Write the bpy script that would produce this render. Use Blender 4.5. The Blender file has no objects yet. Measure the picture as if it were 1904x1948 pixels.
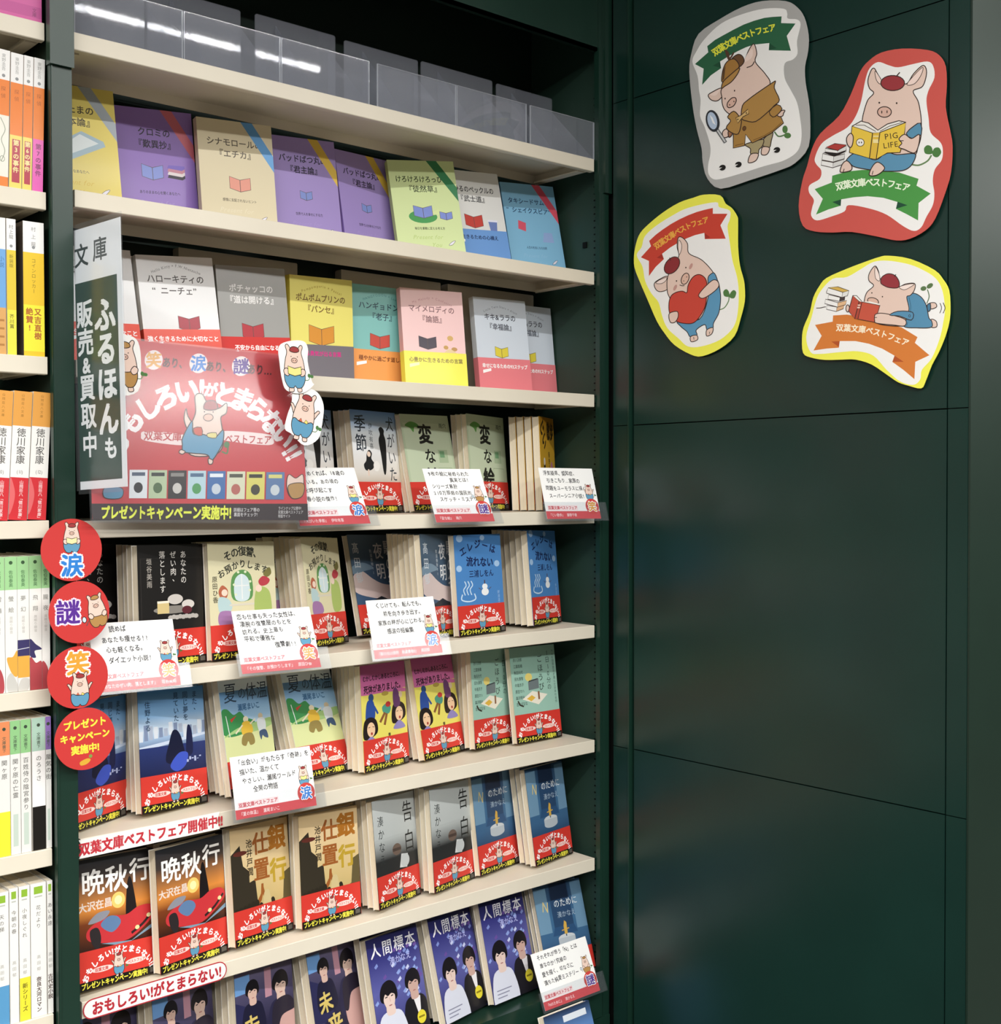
import bpy, math, random
from mathutils import Vector, Matrix
from mathutils.geometry import tessellate_polygon
random.seed(7)
SC = bpy.context.scene
COL = SC.collection
EYE = 1350.0            # eye height above the floor; every length below is in millimetres, heights are relative to the eye

def W(x, y, z):
    return Vector((x / 1000, y / 1000, (z + EYE) / 1000))

def rad(a):
    return math.radians(a)

# ---------------------------------------------------------------- camera, world, lights, exposure
cam = bpy.data.cameras.new('camera')
cam.sensor_fit = 'HORIZONTAL'; cam.sensor_width = 36; cam.lens = 2379.233 * 36 / 1904; cam.clip_start = .02
cobj = bpy.data.objects.new('camera', cam); COL.objects.link(cobj)
_r, _u, _f = (.750502, -.660865, -.002265), (.014775, .013353, .999802), (.660703, .750386, -.019786)
cobj.matrix_world = Matrix(((_r[0], _u[0], -_f[0], -.5665), (_r[1], _u[1], -_f[1], -1.3617), (_r[2], _u[2], -_f[2], EYE / 1000), (0, 0, 0, 1)))
SC.camera = cobj
wd = bpy.data.worlds.new('world'); SC.world = wd; wd.use_nodes = True
wd.node_tree.nodes['Background'].inputs[0].default_value = (.9, .95, 1, 1)
wd.node_tree.nodes['Background'].inputs[1].default_value = .35

def area(name, loc, sx, sy, power, col=(1, .985, .96), rot=(0, 0, 0)):
    l = bpy.data.lights.new(name, 'AREA'); l.shape = 'RECTANGLE'; l.size = sx; l.size_y = sy; l.energy = power; l.color = col
    o = bpy.data.objects.new(name, l); COL.objects.link(o); o.location = loc; o.rotation_euler = rot
    return o
CEIL = 2.62
area('tube_and_fill', (.2, -1.55, CEIL - .05), 3.6, .08, 50, rot=(rad(-12), 0, 0))
area('tube_and_fill', (.2, -3.1, CEIL - .05), 4.6, .3, 90)  # unseen row further off, added as fill light
area('tube_and_fill', (-2.0, -1.3, CEIL - .05), .2, 3.2, 70)  # unseen light on the left, turned up to brighten the green panel
area('tube_and_fill', (4.2, -2.6, CEIL - .05), .3, 3.4, 45)
SC.view_settings.view_transform = 'Standard'; SC.view_settings.look = 'None'
SC.view_settings.gamma = 1; SC.view_settings.use_curve_mapping = False
SC.view_settings.exposure = 0.76
SC.cycles.transparent_max_bounces = 24

# ---------------------------------------------------------------- materials
def lin(c):
    c = c / 255
    return c / 12.92 if c <= .04045 else ((c + .055) / 1.055) ** 2.4
_hc = {}
def hx(s):
    if isinstance(s, tuple): return s
    if s not in _hc:
        h = s.lstrip('#')
        if len(h) == 3: h = ''.join(c * 2 for c in h)
        _hc[s] = tuple(lin(int(h[i:i + 2], 16)) for i in (0, 2, 4)) + (1.,)
    return _hc[s]

def mat(name, col=None, rough=.5, spec=.5, attr=False, metal=0, bump=None, mottle=0, coat=0):
    m = bpy.data.materials.new(name); m.use_nodes = True; nt = m.node_tree; b = nt.nodes['Principled BSDF']
    b.inputs['Roughness'].default_value = rough; b.inputs['Specular IOR Level'].default_value = spec; b.inputs['Metallic'].default_value = metal
    b.inputs['Coat Weight'].default_value = coat; b.inputs['Coat Roughness'].default_value = .12
    if attr:
        a = nt.nodes.new('ShaderNodeAttribute'); a.attribute_name = 'Col'; nt.links.new(a.outputs['Color'], b.inputs['Base Color'])
    else:
        b.inputs['Base Color'].default_value = hx(col)
    tc = None
    if bump or mottle:
        tc = nt.nodes.new('ShaderNodeTexCoord')
    if mottle:
        n = nt.nodes.new('ShaderNodeTexNoise'); n.inputs['Scale'].default_value = 9; n.inputs['Detail'].default_value = 5
        nt.links.new(tc.outputs['Object'], n.inputs['Vector'])
        r = nt.nodes.new('ShaderNodeValToRGB'); c = hx(col)
        r.color_ramp.elements[0].position = .3; r.color_ramp.elements[1].position = .75
        r.color_ramp.elements[0].color = tuple(v * (1 - mottle) for v in c[:3]) + (1,); r.color_ramp.elements[1].color = tuple(min(1, v * (1 + mottle)) for v in c[:3]) + (1,)
        nt.links.new(n.outputs['Fac'], r.inputs['Fac']); nt.links.new(r.outputs['Color'], b.inputs['Base Color'])
    if bump:
        n = nt.nodes.new('ShaderNodeTexNoise'); n.inputs['Scale'].default_value = bump[0]; n.inputs['Detail'].default_value = 2
        nt.links.new(tc.outputs['Object'], n.inputs['Vector'])
        bp = nt.nodes.new('ShaderNodeBump'); bp.inputs['Strength'].default_value = bump[1]; bp.inputs['Distance'].default_value = bump[2]
        nt.links.new(n.outputs['Fac'], bp.inputs['Height']); nt.links.new(bp.outputs['Normal'], b.inputs['Normal'])
    return m

def clear_mat(name, haze, tint, rough):
    m = bpy.data.materials.new(name); m.use_nodes = True; nt = m.node_tree; nt.nodes.clear()
    out = nt.nodes.new('ShaderNodeOutputMaterial'); tr = nt.nodes.new('ShaderNodeBsdfTransparent'); tr.inputs[0].default_value = (.95, .96, .97, 1)
    df = nt.nodes.new('ShaderNodeBsdfDiffuse'); df.inputs[0].default_value = hx(tint)
    mx = nt.nodes.new('ShaderNodeMixShader'); mx.inputs[0].default_value = haze
    nt.links.new(tr.outputs[0], mx.inputs[1]); nt.links.new(df.outputs[0], mx.inputs[2])
    gl = nt.nodes.new('ShaderNodeBsdfGlossy'); gl.inputs['Roughness'].default_value = rough
    fr = nt.nodes.new('ShaderNodeFresnel'); fr.inputs[0].default_value = 1.5
    m2 = nt.nodes.new('ShaderNodeMixShader'); ge = nt.nodes.new('ShaderNodeNewGeometry'); sb = nt.nodes.new('ShaderNodeMath'); sb.operation = 'SUBTRACT'; sb.inputs[0].default_value = 1
    mu = nt.nodes.new('ShaderNodeMath'); mu.operation = 'MULTIPLY'; nt.links.new(ge.outputs['Backfacing'], sb.inputs[1]); nt.links.new(sb.outputs[0], mu.inputs[0]); nt.links.new(fr.outputs[0], mu.inputs[1])
    nt.links.new(mu.outputs[0], m2.inputs[0]); nt.links.new(mx.outputs[0], m2.inputs[1]); nt.links.new(gl.outputs[0], m2.inputs[2])
    nt.links.new(m2.outputs[0], out.inputs[0])
    return m

M = {
 'gloss': mat('glossy_print', attr=True, rough=.42, spec=.35, coat=.12),
 'matte': mat('paper_print', attr=True, rough=.7, spec=.25),
 'page': mat('page_paper', '#e9ddc4', .85, .2, bump=(260, .35, .0006)),
 'cream': mat('cream_enamel', '#e2dac8', .42, .4, mottle=.04),
 'box': mat('plain_card', '#cdc5b4', .8, .2, mottle=.05),
 'green': mat('dark_green_enamel', '#173329', .3, .5, bump=(2.2, .25, .012), mottle=.1),
 'panel': mat('green_panel_sheet', '#14302a', .27, .5, bump=(1.6, .22, .012), mottle=.08),
 'black': mat('black_gap', '#0a0d0b', .7, .2),
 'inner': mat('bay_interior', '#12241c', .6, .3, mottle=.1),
 'side': mat('bay_side_enamel', '#2a4238', .5, .4, mottle=.06),
 'acrylic': clear_mat('clear_acrylic', .15, '#b9bcc9', .03),  # diffuse haze covers dust, scratches and a painted veil of ceiling reflection
 'sleeve': clear_mat('clear_sleeve', .02, '#d8dce2', .16),
 'edge': clear_mat('acrylic_edge_glow', .4, '#dfe3ea', .1),  # extra diffuse white imitates light caught in the plate edges
 'floor': mat('floor_tile', '#55504a', .4, .4, mottle=.08),
 'ceil': mat('ceiling_board', '#d9d7d0', .9, .2, mottle=.03),
 'wallm': mat('shop_wall', '#7d7a72', .8, .2, mottle=.1),
 'dark': mat('dark_fittings', '#2c2822', .6, .3, mottle=.2),
}

# ---------------------------------------------------------------- mesh helpers (millimetres in, metres out)
class MB:
    """collects boxes and prisms into one mesh"""
    def __init__(s): s.v = []; s.f = []; s.c = []
    def quadbox(s, x0, x1, y0, y1, z0, z1, col=(1, 1, 1, 1)):
        o = len(s.v)
        s.v += [(x, y, z) for z in (z0, z1) for y in (y0, y1) for x in (x0, x1)]; s.c += [hx(col)] * 8
        s.f += [tuple(o + i for i in q) for q in ((0, 2, 3, 1), (4, 5, 7, 6), (0, 1, 5, 4), (2, 6, 7, 3), (0, 4, 6, 2), (1, 3, 7, 5))]
        return s
    def prism(s, prof, x0, x1, col=(1, 1, 1, 1)):
        """closed profile of (y, z) swept along x"""
        o = len(s.v); n = len(prof)
        s.v += [(x0, y, z) for y, z in prof] + [(x1, y, z) for y, z in prof]; s.c += [hx(col)] * (2 * n)
        for i in range(n):
            j = (i + 1) % n; s.f.append((o + i, o + j, o + n + j, o + n + i))
        for t in tessellate_polygon([[Vector((y, z, 0)) for y, z in prof]]):
            s.f.append(tuple(o + i for i in t)); s.f.append(tuple(o + n + i for i in reversed(t)))
        return s
    def plate(s, pts, y0, y1, col=(1, 1, 1, 1)):
        """outline of (x, z) given thickness from y0 (front) to y1"""
        o = len(s.v); n = len(pts)
        s.v += [(x, y0, z) for x, z in pts] + [(x, y1, z) for x, z in pts]; s.c += [hx(col)] * (2 * n)
        for i in range(n):
            j = (i + 1) % n; s.f.append((o + i, o + j, o + n + j, o + n + i))
        for t in tessellate_polygon([[Vector((x, z, 0)) for x, z in pts]]):
            s.f.append(tuple(o + i for i in t)); s.f.append(tuple(o + n + i for i in reversed(t)))
        return s
    def add(s, art):
        o = len(s.v); s.v += art.v; s.c += art.c; s.f += [tuple(o + i for i in f) for f in art.f]
        return s
    def mesh(s, name, m):
        me = bpy.data.meshes.new(name); me.from_pydata([(x / 1000, y / 1000, z / 1000) for x, y, z in s.v], [], s.f)
        a = me.attributes.new('Col', 'FLOAT_COLOR', 'POINT'); a.data.foreach_set('color', [k for c in s.c for k in c])
        me.materials.append(m); me.update()
        return me
    def build(s, name, m, parent=None, loc=None):
        return link(name, s.mesh(name, m), parent, loc)

def link(name, data, parent=None, loc=None):
    o = bpy.data.objects.new(name, data); COL.objects.link(o)
    if parent: o.parent = parent
    if loc is not None: o.location = loc
    return o

def tag(o, label, cat, group=None):
    o['label'] = label; o['category'] = cat
    if group: o['group'] = group
    return o

def thing(name, label, cat, loc, rotz=0, group=None):
    o = bpy.data.objects.new(name, None); COL.objects.link(o); o.empty_display_size = .03
    o.location = loc; o.rotation_euler = (0, 0, rotz)
    return tag(o, label, cat, group)

def struct(name, mb, m, parent=None, loc=None):
    o = mb.build(name, m, parent, loc)
    if not parent: o['kind'] = 'structure'
    return o

def pose(o, p, yaw, lean, roll):
    """stand o at point p (mm), turned by yaw, leaned back by lean, tipped sideways by roll (degrees)"""
    y, l, r = rad(yaw), rad(lean), rad(roll)
    b = Vector((math.cos(y), math.sin(y), 0)); n = Vector((-math.sin(y), math.cos(y), 0))
    up = Vector((0, 0, 1)) * math.cos(l) + n * math.sin(l)
    b2 = b * math.cos(r) + up * math.sin(r); u2 = up * math.cos(r) - b * math.sin(r); k = u2.cross(b2)
    o.matrix_world = Matrix(((b2.x, k.x, u2.x, p.x), (b2.y, k.y, u2.y, p.y), (b2.z, k.z, u2.z, p.z), (0, 0, 0, 1)))
    return n

# ---------------------------------------------------------------- glyphs and flat printed artwork
_gl = {}
def glyph(ch, bold=0):
    """outline triangles of one character in em units"""
    k = ch
    if k not in _gl:
        cu = bpy.data.curves.new('g', 'FONT'); cu.body = ch; cu.fill_mode = 'FRONT'; cu.resolution_u = 2; cu.offset = 0
        o = bpy.data.objects.new('g', cu); me = o.to_mesh()
        _gl[k] = ([(v.co.x, v.co.y) for v in me.vertices], [tuple(p.vertices) for p in me.polygons])
        o.to_mesh_clear(); bpy.data.objects.remove(o); bpy.data.curves.remove(cu)
    return _gl[k]
def adv(ch):
    if ord(ch) > 0x2000: return 1.0
    if ch == ' ': return .35
    v = glyph(ch, 0)[0]
    return (max(p[0] for p in v) + .07) if v else .4

def cr(pts, closed=True, n=5):
    """Catmull-Rom curve through pts"""
    L = len(pts); out = []
    for i in range(L if closed else L - 1):
        if closed: p = [pts[(i + k) % L] for k in (-1, 0, 1, 2)]
        else: p = [pts[max(0, i - 1)], pts[i], pts[i + 1], pts[min(L - 1, i + 2)]]
        for j in range(n):
            t = j / n
            out.append(tuple(.5 * (2 * p[1][a] + (p[2][a] - p[0][a]) * t + (2 * p[0][a] - 5 * p[1][a] + 4 * p[2][a] - p[3][a]) * t * t + (3 * p[1][a] - p[0][a] - 3 * p[2][a] + p[3][a]) * t ** 3) for a in (0, 1)))
    if not closed: out.append(tuple(pts[-1]))
    return out

class Art:
    """flat print: every operation lies a hair in front of the one before it. fn maps design units to (x, z) in mm; yd = design y runs down"""
    E = .008
    def __init__(s, fn=None, yd=False, d0=.02):
        s.v = []; s.f = []; s.c = []; s.d = d0; s.fn = fn; s.yd = yd; s.ym = None; s.type = False
    def put(s, pts, tris, col, step=True):
        if step: s.d += s.E
        o = len(s.v); per = isinstance(col, list)
        for i, p in enumerate(pts):
            if s.ym and not s.type: p = (p[0], s.ym[0] + s.ym[1] * p[1])
            x, z = s.fn(*p) if s.fn else p
            s.v.append((x, -s.d, z)); s.c.append(hx(col[i]) if per else hx(col))
        s.f += [tuple(o + i for i in t) for t in tris]
    def poly(s, pts, col):
        pts = [tuple(p) for p in pts]
        s.put(pts, tessellate_polygon([[Vector((p[0], p[1], 0)) for p in pts]]), col); return s
    def blob(s, pts, col, line=None, w=1, n=5):
        q = cr(pts, True, n); s.poly(q, col)
        if line: s.line(q, w, line, True)
        return s
    def rect(s, x0, y0, x1, y1, col):
        s.put([(x0, y0), (x1, y0), (x1, y1), (x0, y1)], [(0, 1, 2), (0, 2, 3)], col); return s
    def grad(s, x0, y0, x1, y1, stops):
        """vertical printed gradient, stops = [(t, colour)] from y0 to y1"""
        p, c, t = [], [], []
        for i, (k, col) in enumerate(stops):
            y = y0 + (y1 - y0) * k; p += [(x0, y), (x1, y)]; c += [col, col]
            if i: a = 2 * i - 2; t += [(a, a + 1, a + 3), (a, a + 3, a + 2)]
        s.put(p, t, c); return s
    def ell(s, cx, cy, rx, ry, col, rot=0, line=None, w=1, n=22):
        a = rad(rot); pts = []
        for i in range(n):
            t = 2 * math.pi * i / n; x, y = rx * math.cos(t), ry * math.sin(t)
            pts.append((cx + x * math.cos(a) - y * math.sin(a), cy + x * math.sin(a) + y * math.cos(a)))
        if col: s.poly(pts, col)
        if line: s.line(pts, w, line, True)
        return s
    def line(s, pts, w, col, closed=False):
        n = len(pts); L = []
        for i in range(n):
            a = pts[i - 1] if (i or closed) else pts[i]; b = pts[(i + 1) % n] if (i < n - 1 or closed) else pts[i]
            dx, dy = b[0] - a[0], b[1] - a[1]; h = math.hypot(dx, dy) or 1
            L += [(pts[i][0] - dy / h * w / 2, pts[i][1] + dx / h * w / 2), (pts[i][0] + dy / h * w / 2, pts[i][1] - dx / h * w / 2)]
        t = []
        for i in range(n if closed else n - 1):
            a, b = 2 * i, 2 * ((i + 1) % n); t += [(a, a + 1, b + 1), (a, b + 1, b)]
        s.put(L, t, col); return s
    def char(s, ch, x, y, size, col, bold=0, sx=1, sy=1, rot=0, shear=0, step=True):
        """ch centred on (x, y)"""
        g = glyph(ch); a = rad(rot); ca, sa = math.cos(a), math.sin(a); cxg = adv(ch) / 2 if ord(ch) < 0x2000 else .5
        if step: s.d += s.E
        e = max(0, bold) * .8; q = 1.35 * e; base = s.d
        # a bolder weight is the regular one overprinted a little to every side
        SH = ((0, 0),) if not e else ((e, e), (-e, e), (e, -e), (-e, -e)) if bold < .06 else ((e, e), (-e, e), (e, -e), (-e, -e), (q, 0), (-q, 0), (0, q), (0, -q))
        for i, (dx, dy) in enumerate(SH):
            pts = []
            for px, py in g[0]:
                u = (px + dx - cxg) * size * sx + shear * (py - .38) * size; v = (py + dy - .38) * size * sy
                if s.yd: v = -v
                pts.append((x + u * ca - v * sa, y + u * sa + v * ca))
            s.d = base + i * (.0016 if len(SH) < 5 else .001)
            s.type = True
            if pts: s.put(pts, g[1], col, False)
            s.type = False
        s.d = base
    def text(s, t, x, y, size, col, bold=0, al='c', sx=1, sy=1, sp=1, rot=0, shear=0, out=None):
        if out: s.text(t, x, y, size, out[0], bold + out[1], al, sx, sy, sp, rot, shear)
        tot = sum(adv(c) * size * sx * sp for c in t); a = rad(rot)
        p = {'c': -tot / 2, 'l': 0, 'r': -tot}[al]; first = True
        for c in t:
            w = adv(c) * size * sx * sp
            if c != ' ': s.char(c, x + (p + w / 2) * math.cos(a), y + (p + w / 2) * math.sin(a), size, col, bold, sx, sy, rot, shear, first); first = False
            p += w
        return s
    def vtext(s, t, x, y, size, col, bold=0, sx=1, sp=1.06, shear=0):
        """vertical line of type running down from y"""
        k = 1 if s.yd else -1; first = True
        for i, c in enumerate(t):
            if c == ' ': continue
            r = -90 * (1 if not s.yd else -1) if c in 'ー（）()…「」『』〜' else 0
            dx = (.28 * size, .28 * size) if c in '、。' else (0, 0)
            s.char(c, x + dx[0] * sx, y + k * (i + .5) * size * sp - k * dx[1] * .9, size, col, bold, sx, 1, r, shear, first); first = False
        return s
    def along(s, t, path, size, col, bold=0, sx=1, out=None, pad=0):
        """characters spread evenly along a smooth path"""
        if out: s.along(t, path, size, out[0], bold + out[1], sx, None, pad)
        q = cr(path, False, 10); D = [0]
        for a, b in zip(q, q[1:]): D.append(D[-1] + math.hypot(b[0] - a[0], b[1] - a[1]))
        ws = [max(adv(c), .3) for c in t]; tw = sum(ws); pos = 0; first = True
        for c, w in zip(t, ws):
            d = pad + (D[-1] - 2 * pad) * (pos + w / 2) / tw; pos += w
            i = max(k for k in range(len(D) - 1) if D[k] <= d + 1e-9); f = (d - D[i]) / max(1e-9, D[i + 1] - D[i])
            a, b = q[i], q[i + 1]
            if c != ' ':
                s.char(c, a[0] + (b[0] - a[0]) * f, a[1] + (b[1] - a[1]) * f, size, col, bold, sx, 1, math.degrees(math.atan2(b[1] - a[1], b[0] - a[0])), 0, first); first = False
        return s

def arc(cx, cy, r, a0, a1, n=7, ry=None):
    ry = ry or r
    return [(cx + r * math.cos(rad(a0 + (a1 - a0) * i / (n - 1))), cy + ry * math.sin(rad(a0 + (a1 - a0) * i / (n - 1)))) for i in range(n)]

# ---------------------------------------------------------------- the room round the camera
struct('floor', MB().quadbox(-4200, 5600, -5600, 400, -EYE - 40, -EYE), M['floor'], loc=W(0, 0, 0) - Vector((0, 0, 0)))
struct('ceiling', MB().quadbox(-4200, 5600, -5600, 400, 2620 - EYE, 2660 - EYE), M['ceil'], loc=W(0, 0, 0))
struct('wall_back', MB().quadbox(-4200, 5600, -5640, -5600, -EYE, 1270), M['wallm'], loc=W(0, 0, 0))
struct('wall_left', MB().quadbox(-4240, -4200, -5600, 400, -EYE, 1270), M['wallm'], loc=W(0, 0, 0))
struct('wall_far', MB().quadbox(5600, 5640, -5600, 400, -EYE, 1270), M['dark'], loc=W(0, 0, 0))
struct('wall_rear', MB().quadbox(-4200, 5600, 400, 440, -EYE, 1270), M['dark'], loc=W(0, 0, 0))

# wall on the right: dark green sheets between trim strips, seen nearly edge on
wr = struct('wall_right', MB().quadbox(858, 900, -603, 200, -EYE, 1270), M['black'], loc=W(0, 0, 0))
SEAM = [-1350, -900.5, -403, 94.5, 591, 1090, 1268]
for a, b in zip(SEAM, SEAM[1:]):
    MB().quadbox(851.6, 858, -575, -60, a + .8, b - .8).build('panel', M['panel'], wr)
    MB().quadbox(851, 858, -603, -577, a + .6, b - .6).build('trim_strip', M['panel'], wr)
    MB().quadbox(848.5, 858, -52, -20, a + .6, b - .6).build('trim_strip', M['panel'], wr)
MB().quadbox(846, 858, -55, -52, -1350, 1268).build('edge_bead', M['green'], wr)
M['column'] = mat('green_column_sheet', '#14281f', .42, .5, bump=(1.2, .2, .01), mottle=.08)
wf = struct('wall_front', MB().quadbox(851.6, 2400, -606, -603.4, -EYE, 1270), M['column'], loc=W(0, 0, 0))

# ---------------------------------------------------------------- the two bookcases
SHELF_Z = [506.5, 332.4, 143.3, -37.0, -215.3, -394.4, -579.5]
BASE_Z = -765
def shelf_mesh():
    lip = [(0.6, 0), (0, -.6), (0, -18.6), (.8, -19.4), (9, -19.4), (9, -18.2), (1.4, -18.2), (1.4, -1.4), (132, -1.4), (132, -15), (133.4, -15), (133.4, 0)]
    b = MB().prism(lip, 2.5, 826.5)
    for x in (2.5, 825): b.quadbox(x, x + 1.5, 1.4, 132, -17, -1.4)
    return b.mesh('shelf', M['cream'])
shelf_me = shelf_mesh()
#MB().quadbox(790, 796, 40, 46, -17.4, -15).quadbox(806, 812, 96, 102, -17.4, -15).quadbox(14, 20, 40, 46, -17.4, -15).mesh('bracket_hole', M['black'])

O0 = W(0, 0, 0)
bc = thing('bookcase', 'dark green steel bookcase with seven cream shelves of face-out paperbacks', 'bookcase', O0)
for i, z in enumerate(SHELF_Z):
    s = link('shelf', shelf_me, bc, (0, 0, z / 1000))
    for x in (4.2, 811.5): MB().quadbox(x, x + 13, 20, 120, -17.6, -15.5).build('shelf_bracket', M['cream'], s)
MB().quadbox(-12, 851, 165, 170, -EYE, 1200).build('back_panel', M['inner'], bc)
MB().quadbox(848, 850.6, 0, 165, -EYE, 1200).build('side_panel', M['side'], bc)
MB().quadbox(-18, -12, 0, 170, -EYE, 1200).build('side_panel', M['side'], bc)
MB().quadbox(829.5, 848, -9, 0, -EYE, 455).quadbox(833.5, 848, -10.5, -9, -EYE, 455).build('front_post', M['green'], bc)
MB().quadbox(836, 851, -15, -4, 454, 1200).quadbox(831, 836, -6, 4, 454, 1200).build('post_cover', M['green'], bc)
MB().quadbox(-27, -3, -8, 0, -EYE, 463).quadbox(-26.4, -24.6, -9.2, -8, -EYE, 463).build('front_post', M['green'], bc)
MB().quadbox(-29, -2, -13, -2, 462, 1200).build('post_cover', M['green'], bc)
MB().quadbox(-2, 836, -3, 1, 673, 1200).prism([(-3, 673), (1, 673), (14, 676), (14, 678), (-3, 678)], -2, 836).build('header_board', M['green'], bc)
MB().quadbox(-12, 848, 1, 165, 1150, 1160).build('top_board', M['inner'], bc)
MB().prism([(-14, 0), (-14, -60), (-11, -60), (-11, -3), (165, -3), (165, 0)], -1, 829).build('base_deck', M['green'], bc, (0, 0, BASE_Z / 1000))
MB().prism([(-150, -917), (-150, -1350), (-8, -1350), (-8, -826), (-14, -826), (-14, -917)], -1, 846).build('lower_plinth', M['green'], bc)
sl = MB()
for side, x in ((1, 847.2), (-1, -12)):
    for k in range(130):
        z = -760 + k * 10.6
        sl.quadbox(x, x + .8, 12, 21, z, z + 2.2)
        if k % 2: sl.quadbox(x, x + .8, 15.5, 17.5, z + 5, z + 6.6)
sk = sl.build('slot_row', M['black'], bc); sk['kind'] = 'stuff'
MB().quadbox(845.5, 848, 36, 44, 378, 387).build('peg', M['black'], bc)

lb = thing('bookcase', 'neighbouring bookcase cut off by the left edge, cream shelves of spine-out paperbacks', 'bookcase', O0)
LZ = [508, 324, 144.2, -35.4, -221.2, -398.5, -583]
for z in LZ:
    s = link('shelf', shelf_me, lb, (-.8565, 0, z / 1000))
    MB().quadbox(-43.5, -30.5, 20, 120, -17.6, -15.5).build('shelf_bracket', M['cream'], s, (.8565, 0, 0))
MB().quadbox(-860, -18, 165, 170, -EYE, 1200).build('back_panel', M['inner'], lb)
MB().quadbox(-24, -18.5, 0, 165, -EYE, 1200).build('side_panel', M['inner'], lb)
MB().quadbox(-876, -870, 0, 170, -EYE, 1200).build('side_panel', M['inner'], lb)
MB().quadbox(-870, -30, -3, 1, 673, 1200).build('header_board', M['green'], lb)
MB().quadbox(-870, -28.5, -30, 165, -768, -765).build('base_deck', M['green'], lb)
MB().quadbox(-870, -28.5, -27, -24, -EYE, -768).build('kick_plate', M['green'], lb)

# ---------------------------------------------------------------- clear acrylic stands on the top shelf
def acrylic(x0, x1, b0, b1, hb, lab, yb=95, lean=0):
    t = thing('acrylic_stand', lab, 'display stand', W(x0, 3, SHELF_Z[0]), 0, 'empty clear stands along the top shelf')
    w = x1 - x0
    MB().quadbox(0, w, 0, 2, .3, 57).build('front_panel', M['acrylic'], t)
    for x in (0, w - .8): MB().quadbox(x, x + .8, -.3, 2.1, .3, 57).build('edge_glow_strip', M['edge'], t)  # pale strips put the glow of the edges into colour
    MB().quadbox(0, w, -.2, 2.1, 57, 57.5).build('edge_glow_strip', M['edge'], t)
    MB().quadbox(0, w, 2.1, yb, .3, 2.2).build('base_panel', M['acrylic'], t)
    o = b0 - x0; q = b1 - x0
    MB().plate([(o, 2.4), (q, 2.4), (q, hb - 2), (q - 2, hb), (o + 2, hb), (o, hb - 2)], yb, yb + 2).build('back_panel', M['acrylic'], t)
    MB().prism([(2.1, 2.3), (yb - .2, 2.3), (yb - .2, hb * .92)], o + 30, o + 31.6).build('side_fin', M['acrylic'], t)
    MB().prism([(2.1, 2.3), (yb - .2, 2.3), (yb - .2, hb * .8)], w - 2, w - .4).build('side_fin', M['acrylic'], t)
acrylic(5, 136.5, 6, 134, 116, 'empty clear acrylic stand at the left post end of the top shelf')
acrylic(138, 269.5, 138, 268, 117, 'second empty clear acrylic stand counting from the left post on the top shelf')
acrylic(271, 405.5, 290, 416, 119, 'third empty clear acrylic stand counting from the left post on the top shelf')
acrylic(418.5, 554, 431, 560, 117, 'fourth empty clear acrylic stand from the left post, its hazy back plate wide')
acrylic(555.5, 688, 566, 704, 118, 'fifth empty clear acrylic stand from the left post on the top shelf')
acrylic(695.5, 830, 710, 828, 115, 'empty clear acrylic stand at the right end of the top shelf', 92)

# ---------------------------------------------------------------- drawing the fair's cartoon pig
PK, LN, BL, BR, GN, TAN = '#e8cdbf', '#3a2b26', '#5f98b8', '#9c3b3c', '#4f7a45', '#b3894f'
def pig(a, x, y, s, up=True, cut=0, hat=True, rot=0, tan=False, book=None, lw=2.2):
    """small standing pig about 100 x 135 units, centred at x, y (design y up), scale s"""
    ca, sa = math.cos(rad(rot)), math.sin(rad(rot))
    def T(P): return [(x + ((u - 50) * ca + (v - 65) * sa) * s, y + ((u - 50) * sa - (v - 65) * ca) * s) for u, v in P]
    def B(P, c, w=lw, n=4): a.blob(T(P), c, LN if w else None, w * s, n)
    def Ee(u, v, rx, ry, c, w=0, n=14): a.blob(T([(u + rx * math.cos(k * 6.2832 / n), v + ry * math.sin(k * 6.2832 / n)) for k in range(n)]), c, LN if w else None, w * s, 1)
    cl = TAN if tan else BL
    if not cut:
        a.line(T(cr([(84, 100), (95, 99), (101, 90)], False, 4)), 2 * s, GN); Ee(98, 86, 5, 6, GN); Ee(107, 88, 6, 5, GN)
        B([(32, 122), (44, 122), (45, 134), (30, 135)], PK); B([(58, 122), (69, 121), (72, 133), (59, 135)], PK)
    if up:
        B([(20, 72), (8, 52), (2, 42), (9, 40), (18, 50), (27, 62)], PK); B([(80, 72), (92, 52), (98, 42), (91, 40), (82, 50), (73, 62)], PK)
    B([(26, 22), (22, 4), (30, 0), (42, 14), (58, 14), (72, 0), (79, 5), (74, 22), (80, 45), (84, 75), (78, 100), (50, 108), (22, 100), (16, 75), (20, 45)], PK)
    B([(16, 84), (24, 78), (38, 84), (62, 84), (76, 78), (84, 84), (83, 104), (72, 122), (56, 124), (50, 118), (44, 124), (28, 122), (17, 104)], cl)
    if not up:
        B([(14, 74), (24, 68), (34, 80), (28, 90), (17, 86)], PK); B([(86, 74), (76, 68), (66, 80), (72, 90), (83, 86)], PK)
    if hat: B([(36, 18), (40, 8), (52, 5), (64, 9), (66, 18), (52, 22)], TAN if tan else BR)
    Ee(50, 45, 10, 7, '#dfb9a8', lw * .8); Ee(46, 45, 1.4, 2, LN); Ee(54, 45, 1.4, 2, LN); Ee(40, 34, 1.5, 1.5, LN); Ee(61, 34, 1.5, 1.5, LN)
    if book: B([(28, 62), (50, 68), (72, 62), (72, 84), (50, 90), (28, 84)], book, lw, 1)
    elif not tan:
        B([(36, 82), (42, 74), (48, 84)], '#d96a4c', lw * .7, 1); B([(54, 84), (58, 75), (66, 80), (64, 86)], '#ecd873', lw * .7, 1)
    if tan:
        a.line(T([(12, 92), (0, 108)]), 3 * s, '#555'); Ee(-4, 84, 8, 11, '#cfe0ec', lw)

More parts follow.
